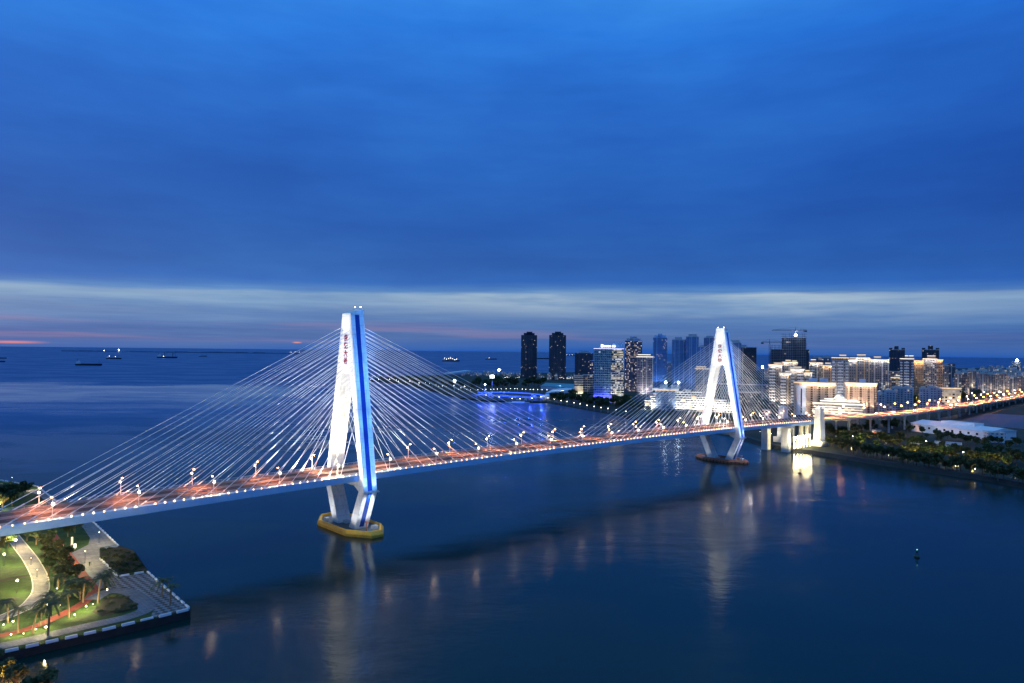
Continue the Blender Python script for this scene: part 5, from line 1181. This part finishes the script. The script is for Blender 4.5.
big_light(485, 384.5, 394, 'shorter floodlight mast with a round lamp left of the panel mast', 1.2)
big_light(499, 370, 377, 'far floodlight panel on the horizon left of the twin towers', 2, True)
# warm traffic light cluster on the road end
for k, (x, y) in enumerate(((996, 389.5), (999, 392), (984, 392), (1004, 394.5), (972, 393), (1013, 391))): p = at(x, y, 6); big_light(x, y, y + 3.5, f'{ORD[k]} bright warm lamp in the cluster where the road meets the skyline', .9)

# ------------------------------------------------------------------ right bank: warehouse, trees, huts
def warehouse():
    Pa, Pb = at(911, 431, GZ), at(990, 441, GZ); d = (Pb - Pa).normalized(); L = (Pb - Pa).length; rz = math.atan2(d.y, d.x)
    r = thing('warehouse', 'long white low-roofed warehouse with a row of small dark windows by the approach road', 'warehouse', (Pa.x, Pa.y, GZ), rz); h = 9.0
    MB().box(0, L, 0, 38, -.3, h).build('wall', M['whitewall'], r)
    m = MB(); m.v += [(-1, -1, h), (L + 1, -1, h), (L + 1, 39, h), (-1, 39, h), (-1, 19, h + 3.4), (L + 1, 19, h + 3.4)]; m.f += [(0, 1, 5, 4), (2, 3, 4, 5), (0, 4, 3), (1, 2, 5)]; m.build('roof', M['whitewall'], r)
    MB().box(L * .30, L * .72, 12, 26, h + 1.6, h + 5.2).build('roof_monitor', M['whitewall'], r)
    for k in range(10): x = L * (k + .5) / 10; MB().box(x - 1.2, x + 1.2, -.12, -.01, 4.4, 6.6).build('window', M['dark'], r)
    lamp('AREA', (L * .5, -26, 16), 5000, (.70, .82, 1), r, (L * .5, 0, 5), 'yard_light', (L * .8, 1))
warehouse()
building('white two-storey shed beside the right end of the warehouse', 985, 1004, 433.5, 700, 14, 20, (.6, .62, .66), LB)
building('low blue-grey hut roofs in the trees before the warehouse', 937, 960, 444.5, 640, 12, 0, (.32, .38, .42), LB)
building('small blue-grey hut left of the hut roofs before the warehouse', 912, 922, 444.5, 640, 10, 0, (.34, .38, .40), LB)
hut = building('little brick-red lit gatehouse below the approach road piers', 873, 881, 431.5, 740, 8, 0, (.50, .16, .10), dict(lit=.1), wash=(16, (1, .42, .2), 'up'))
rs = random.Random(5)
def line(pts, n, jx, jy):
    L = []
    for k in range(n):
        f = (k + .5) / n * (len(pts) - 1); i = min(len(pts) - 2, int(f)); a, b = pts[i], pts[i + 1]; g = f - i
        L.append((a[0] + (b[0] - a[0]) * g + rs.uniform(-jx, jx), a[1] + (b[1] - a[1]) * g + rs.uniform(-jy, jy)))
    return L
for (x, y) in line([(826, 447), (860, 456), (900, 464), (950, 471.5), (1030, 486)], 60, 3, 1.6): tree_at(at(x, y - 2.0, GZ), rs.uniform(1.05, 1.5), 'tree in the front row along the lamplit right embankment', 'front row of trees on the right embankment', rs.choice((1, 3)))
for (x, y) in line([(835, 438), (880, 447), (930, 455), (985, 462), (1030, 470)], 52, 5, 6): tree_at(at(x, y, GZ), rs.uniform(1.2, 1.8), 'dark tree in the deep belt behind the right embankment', 'dark tree belt on the right bank')
for (x, y) in line([(905, 430), (945, 439), (985, 444), (1028, 446)], 24, 4, 3.5): tree_at(at(x, y + 2, GZ), rs.uniform(.9, 1.35), 'dark tree close around the white warehouse', 'trees around the warehouse')
for (x, y) in line([(828, 436), (850, 434), (880, 431), (905, 428)], 16, 4, 2.5): tree_at(at(x, y, GZ), rs.uniform(1.0, 1.6), 'dark tree in the shade below the approach road piers', 'trees below the approach road')
for (x, y) in line([(556, 403), (585, 405.5), (610, 409), (640, 413)], 38, 6, 3): tree_at(at(x, y - 1.5, GZ), rs.uniform(1.6, 2.4), 'dark tree on the bank below the striped office', 'trees on the bank below the striped office')
for (x, y) in line([(478, 388), (510, 386), (540, 386)], 24, 8, 2.6): tree_at(at(x, y + .5, GZ), rs.uniform(2.2, 3.2), 'dark tree in the wood behind the blue-lit terrace', 'wood behind the blue-lit terrace')
for (x, y) in line([(365, 377), (420, 383), (470, 391)], 22, 5, 1.8): tree_at(at(x, y, GZ), rs.uniform(1.4, 2.2), 'dark tree on the low mole seen through the cables', 'trees on the dark mole')
for (x, y) in line([(640, 417), (700, 421), (760, 427), (800, 433)], 24, 6, 3): tree_at(at(x, y, GZ), rs.uniform(1.2, 1.8), 'dark tree at the foot of the terraced hotel behind the bridge', 'trees behind the bridge at mid city')
for (x, y) in line([(880, 404), (930, 402), (985, 397)], 22, 6, 2.5): tree_at(at(x, y, GZ), rs.uniform(1.8, 2.5), 'dark tree between the approach road and the low pale blocks', 'trees behind the approach road')
# lights inside the right bank trees
for k, (x, y) in enumerate(line([(830, 445), (868, 453), (905, 460), (950, 468), (1020, 480)], 20, 3, 3)):
    p = at(x, y - 2, GZ); garden = thing('tree_light', 'warm light among the trees of the right embankment', 'lamp', (p.x, p.y, GZ), 0, 'lights among the right bank trees'); MB().tube((0, 0, 0), (0, 0, 1.6), .08, n=5).build('post', M['pole'], garden); MB().ball((0, 0, 1.8), .22).build('globe', M['g_bank'], garden)
    q = p * .988; lamp('SPOT', (q.x, q.y, GZ + .4), 14000, (1, .80, .24), None, (p.x * 1.004, p.y * 1.004, GZ + 9), 'tree_uplight', .3, 120, .8)
for k, (x, y) in enumerate(((926, 441), (937, 447), (917, 449.5), (995, 456), (963, 452), (886, 437.5), (853, 436))): p = at(x, y + 4, GZ); big_light(x, y, y + 6, f'{ORD[k]} cool post lamp scattered in the dark right bank belt', .5)

# ------------------------------------------------------------------ ships and buoys
def ship(lab, x, y, L, rz, kind, lights=0):
    p = at(x, y, 0); r = thing('cargo_ship' if kind != 'tug' else 'work_boat', lab, 'ship', (p.x, p.y, 0), rz); b, f = L * .075, L * .5; D = L * .05 + 1.5
    hull = MB(); out = [(-f, -b * .8), (-f, b * .8), (f * .72, b), (f, 0), (f * .72, -b)]; low = [(-f * .96, -b * .7), (-f * .96, b * .7), (f * .68, b * .8), (f * .93, 0), (f * .68, -b * .8)]
    n = 5; hull.v += [(x_, y_, -1) for x_, y_ in low] + [(x_, y_, D + (1.5 if x_ > f * .6 else 0)) for x_, y_ in out]
    hull.f += [tuple(range(n))[::-1], tuple(n + k for k in range(n))] + [(k, (k + 1) % n, n + (k + 1) % n, n + k) for k in range(n)]; hull.build('hull', M['steel'], r)
    hs = L * .09; s0 = -f * .92; MB().box(s0, s0 + L * .11, -b * .7, b * .7, D, D + hs).build('deckhouse', M['whitewall'], r); MB().box(s0 + L * .02, s0 + L * .09, -b * .8, b * .8, D + hs, D + hs * 1.3).build('bridge_deck', M['whitewall'], r)
    MB().tube((s0 + L * .03, 0, D + hs * 1.3), (s0 + L * .03, 0, D + hs * 1.9), L * .012, L * .009, 8).build('funnel', M['steel'], r)
    MB().tube((f * .75, 0, D), (f * .75, 0, D + hs * 1.5), L * .005, n=5).build('mast', M['steel'], r)
    for k in range(3): MB().box(-f * .55 + k * L * .22, -f * .55 + k * L * .22 + L * .16, -b * .6, b * .6, D, D + 1.6).build('hatch_cover', M['steel'], r)
    if kind == 'crane':
        for k in range(2): x_ = -f * .3 + k * L * .4; m = MB(); m.tube((x_, 0, D), (x_, 0, D + hs * 2.4), L * .01, n=6); m.tube((x_, 0, D + hs * 1.3), (x_ + L * .16, 0, D + hs * 2.3), L * .007, n=5); m.build('cargo_crane', M['steel'], r)
    for k in range(lights): MB().ball((-f * .8 + L * .8 * (k + .3) / lights, -b * .9, D + hs * random.uniform(.3, 1.5)), L * .007 + .5).build('deck_light', M['g_bank'], r)
    return r
ship('long dark cargo ship at anchor, the biggest one on the open sea', 89, 365.5, 112, .06, 'cargo')
ship('pale ship near the far breakwater under a bright harbour light', 114, 359, 95, .1, 'crane', 2)
ship('ship with pale deckhouses right of the breakwater light', 167.5, 358, 150, .02, 'crane', 1)
ship('tiny dark ship on the far horizon water', 203, 356.5, 70, .2, 'cargo')
ship('ship with pale lights behind the top cables left of the nearer pylon', 296, 354, 200, .3, 'crane', 3)
ship('brightly lit work ship on the sea between the pylons', 451, 361.5, 128, .15, 'crane', 7)
ship('small dim ship right of the brightly lit work ship', 491, 359.5, 110, .1, 'cargo', 1)
ship('dim ship seen between the dark twin towers', 542, 359, 150, .0, 'cargo')
ship('lit ship just right of the dark twin towers', 570, 356, 170, .05, 'crane', 3)
ship('dark ship cut by the left picture edge', -1, 362, 60, .1, 'cargo', 1)
ship('faint ship at the left picture edge farther out', 2, 358.5, 60, 0, 'cargo')
p = atY(119, 350, 9700); lh = thing('lighthouse', 'tiny lighthouse with a bright white light on the far breakwater', 'lighthouse', (p.x, p.y, 0)); MB().tube((0, 0, 0), (0, 0, 24), 5, 3).build('tower', M['whitewall'], lh); MB().ball((0, -3, 28), 7).build('light', M['g_cool'], lh)
p = atY(104, 350, 9650); lh = thing('harbour_beacon', 'faint beacon left of the lighthouse on the far breakwater', 'beacon', (p.x, p.y, 0)); MB().tube((0, 0, 0), (0, 0, 16), 4, 2).build('tower', M['whitewall'], lh); MB().ball((0, -3, 18), 3).build('light', M['g_white'], lh)
def buoy(x, y, sc, lab, bm_, lm_):
    p = at(x, y, 0); r = thing('buoy', lab, 'buoy', (p.x, p.y, 0)); r.scale = (sc,) * 3
    m = MB(); m.tube((0, 0, -.4), (0, 0, .5), 1.1, 1.25, 10); m.tube((0, 0, .5), (0, 0, .9), 1.25, .7, 10); m.build('float', bm_, r)
    m = MB()
    for k in range(4): a = math.pi / 2 * k; m.tube((.7 * math.cos(a), .7 * math.sin(a), .8), (.25 * math.cos(a), .25 * math.sin(a), 3.2), .07, n=4)
    m.box(-.35, .35, -.35, .35, 2.2, 2.9); m.build('cage', bm_, r); MB().ball((0, 0, 3.6), .2, 6, 4).build('light', lm_, r)
buoy(917, 557.5, .95, 'dark green navigation buoy with a small pale light alone on the water', mat('dark_green_paint', (.02, .05, .035), .5), M['g_green'])
buoy(800, 473.5, 1.2, 'dark buoy with a red light on the bright reflections below the end pier', mat('dark_red_paint', (.08, .02, .02), .5), M['g_red'])
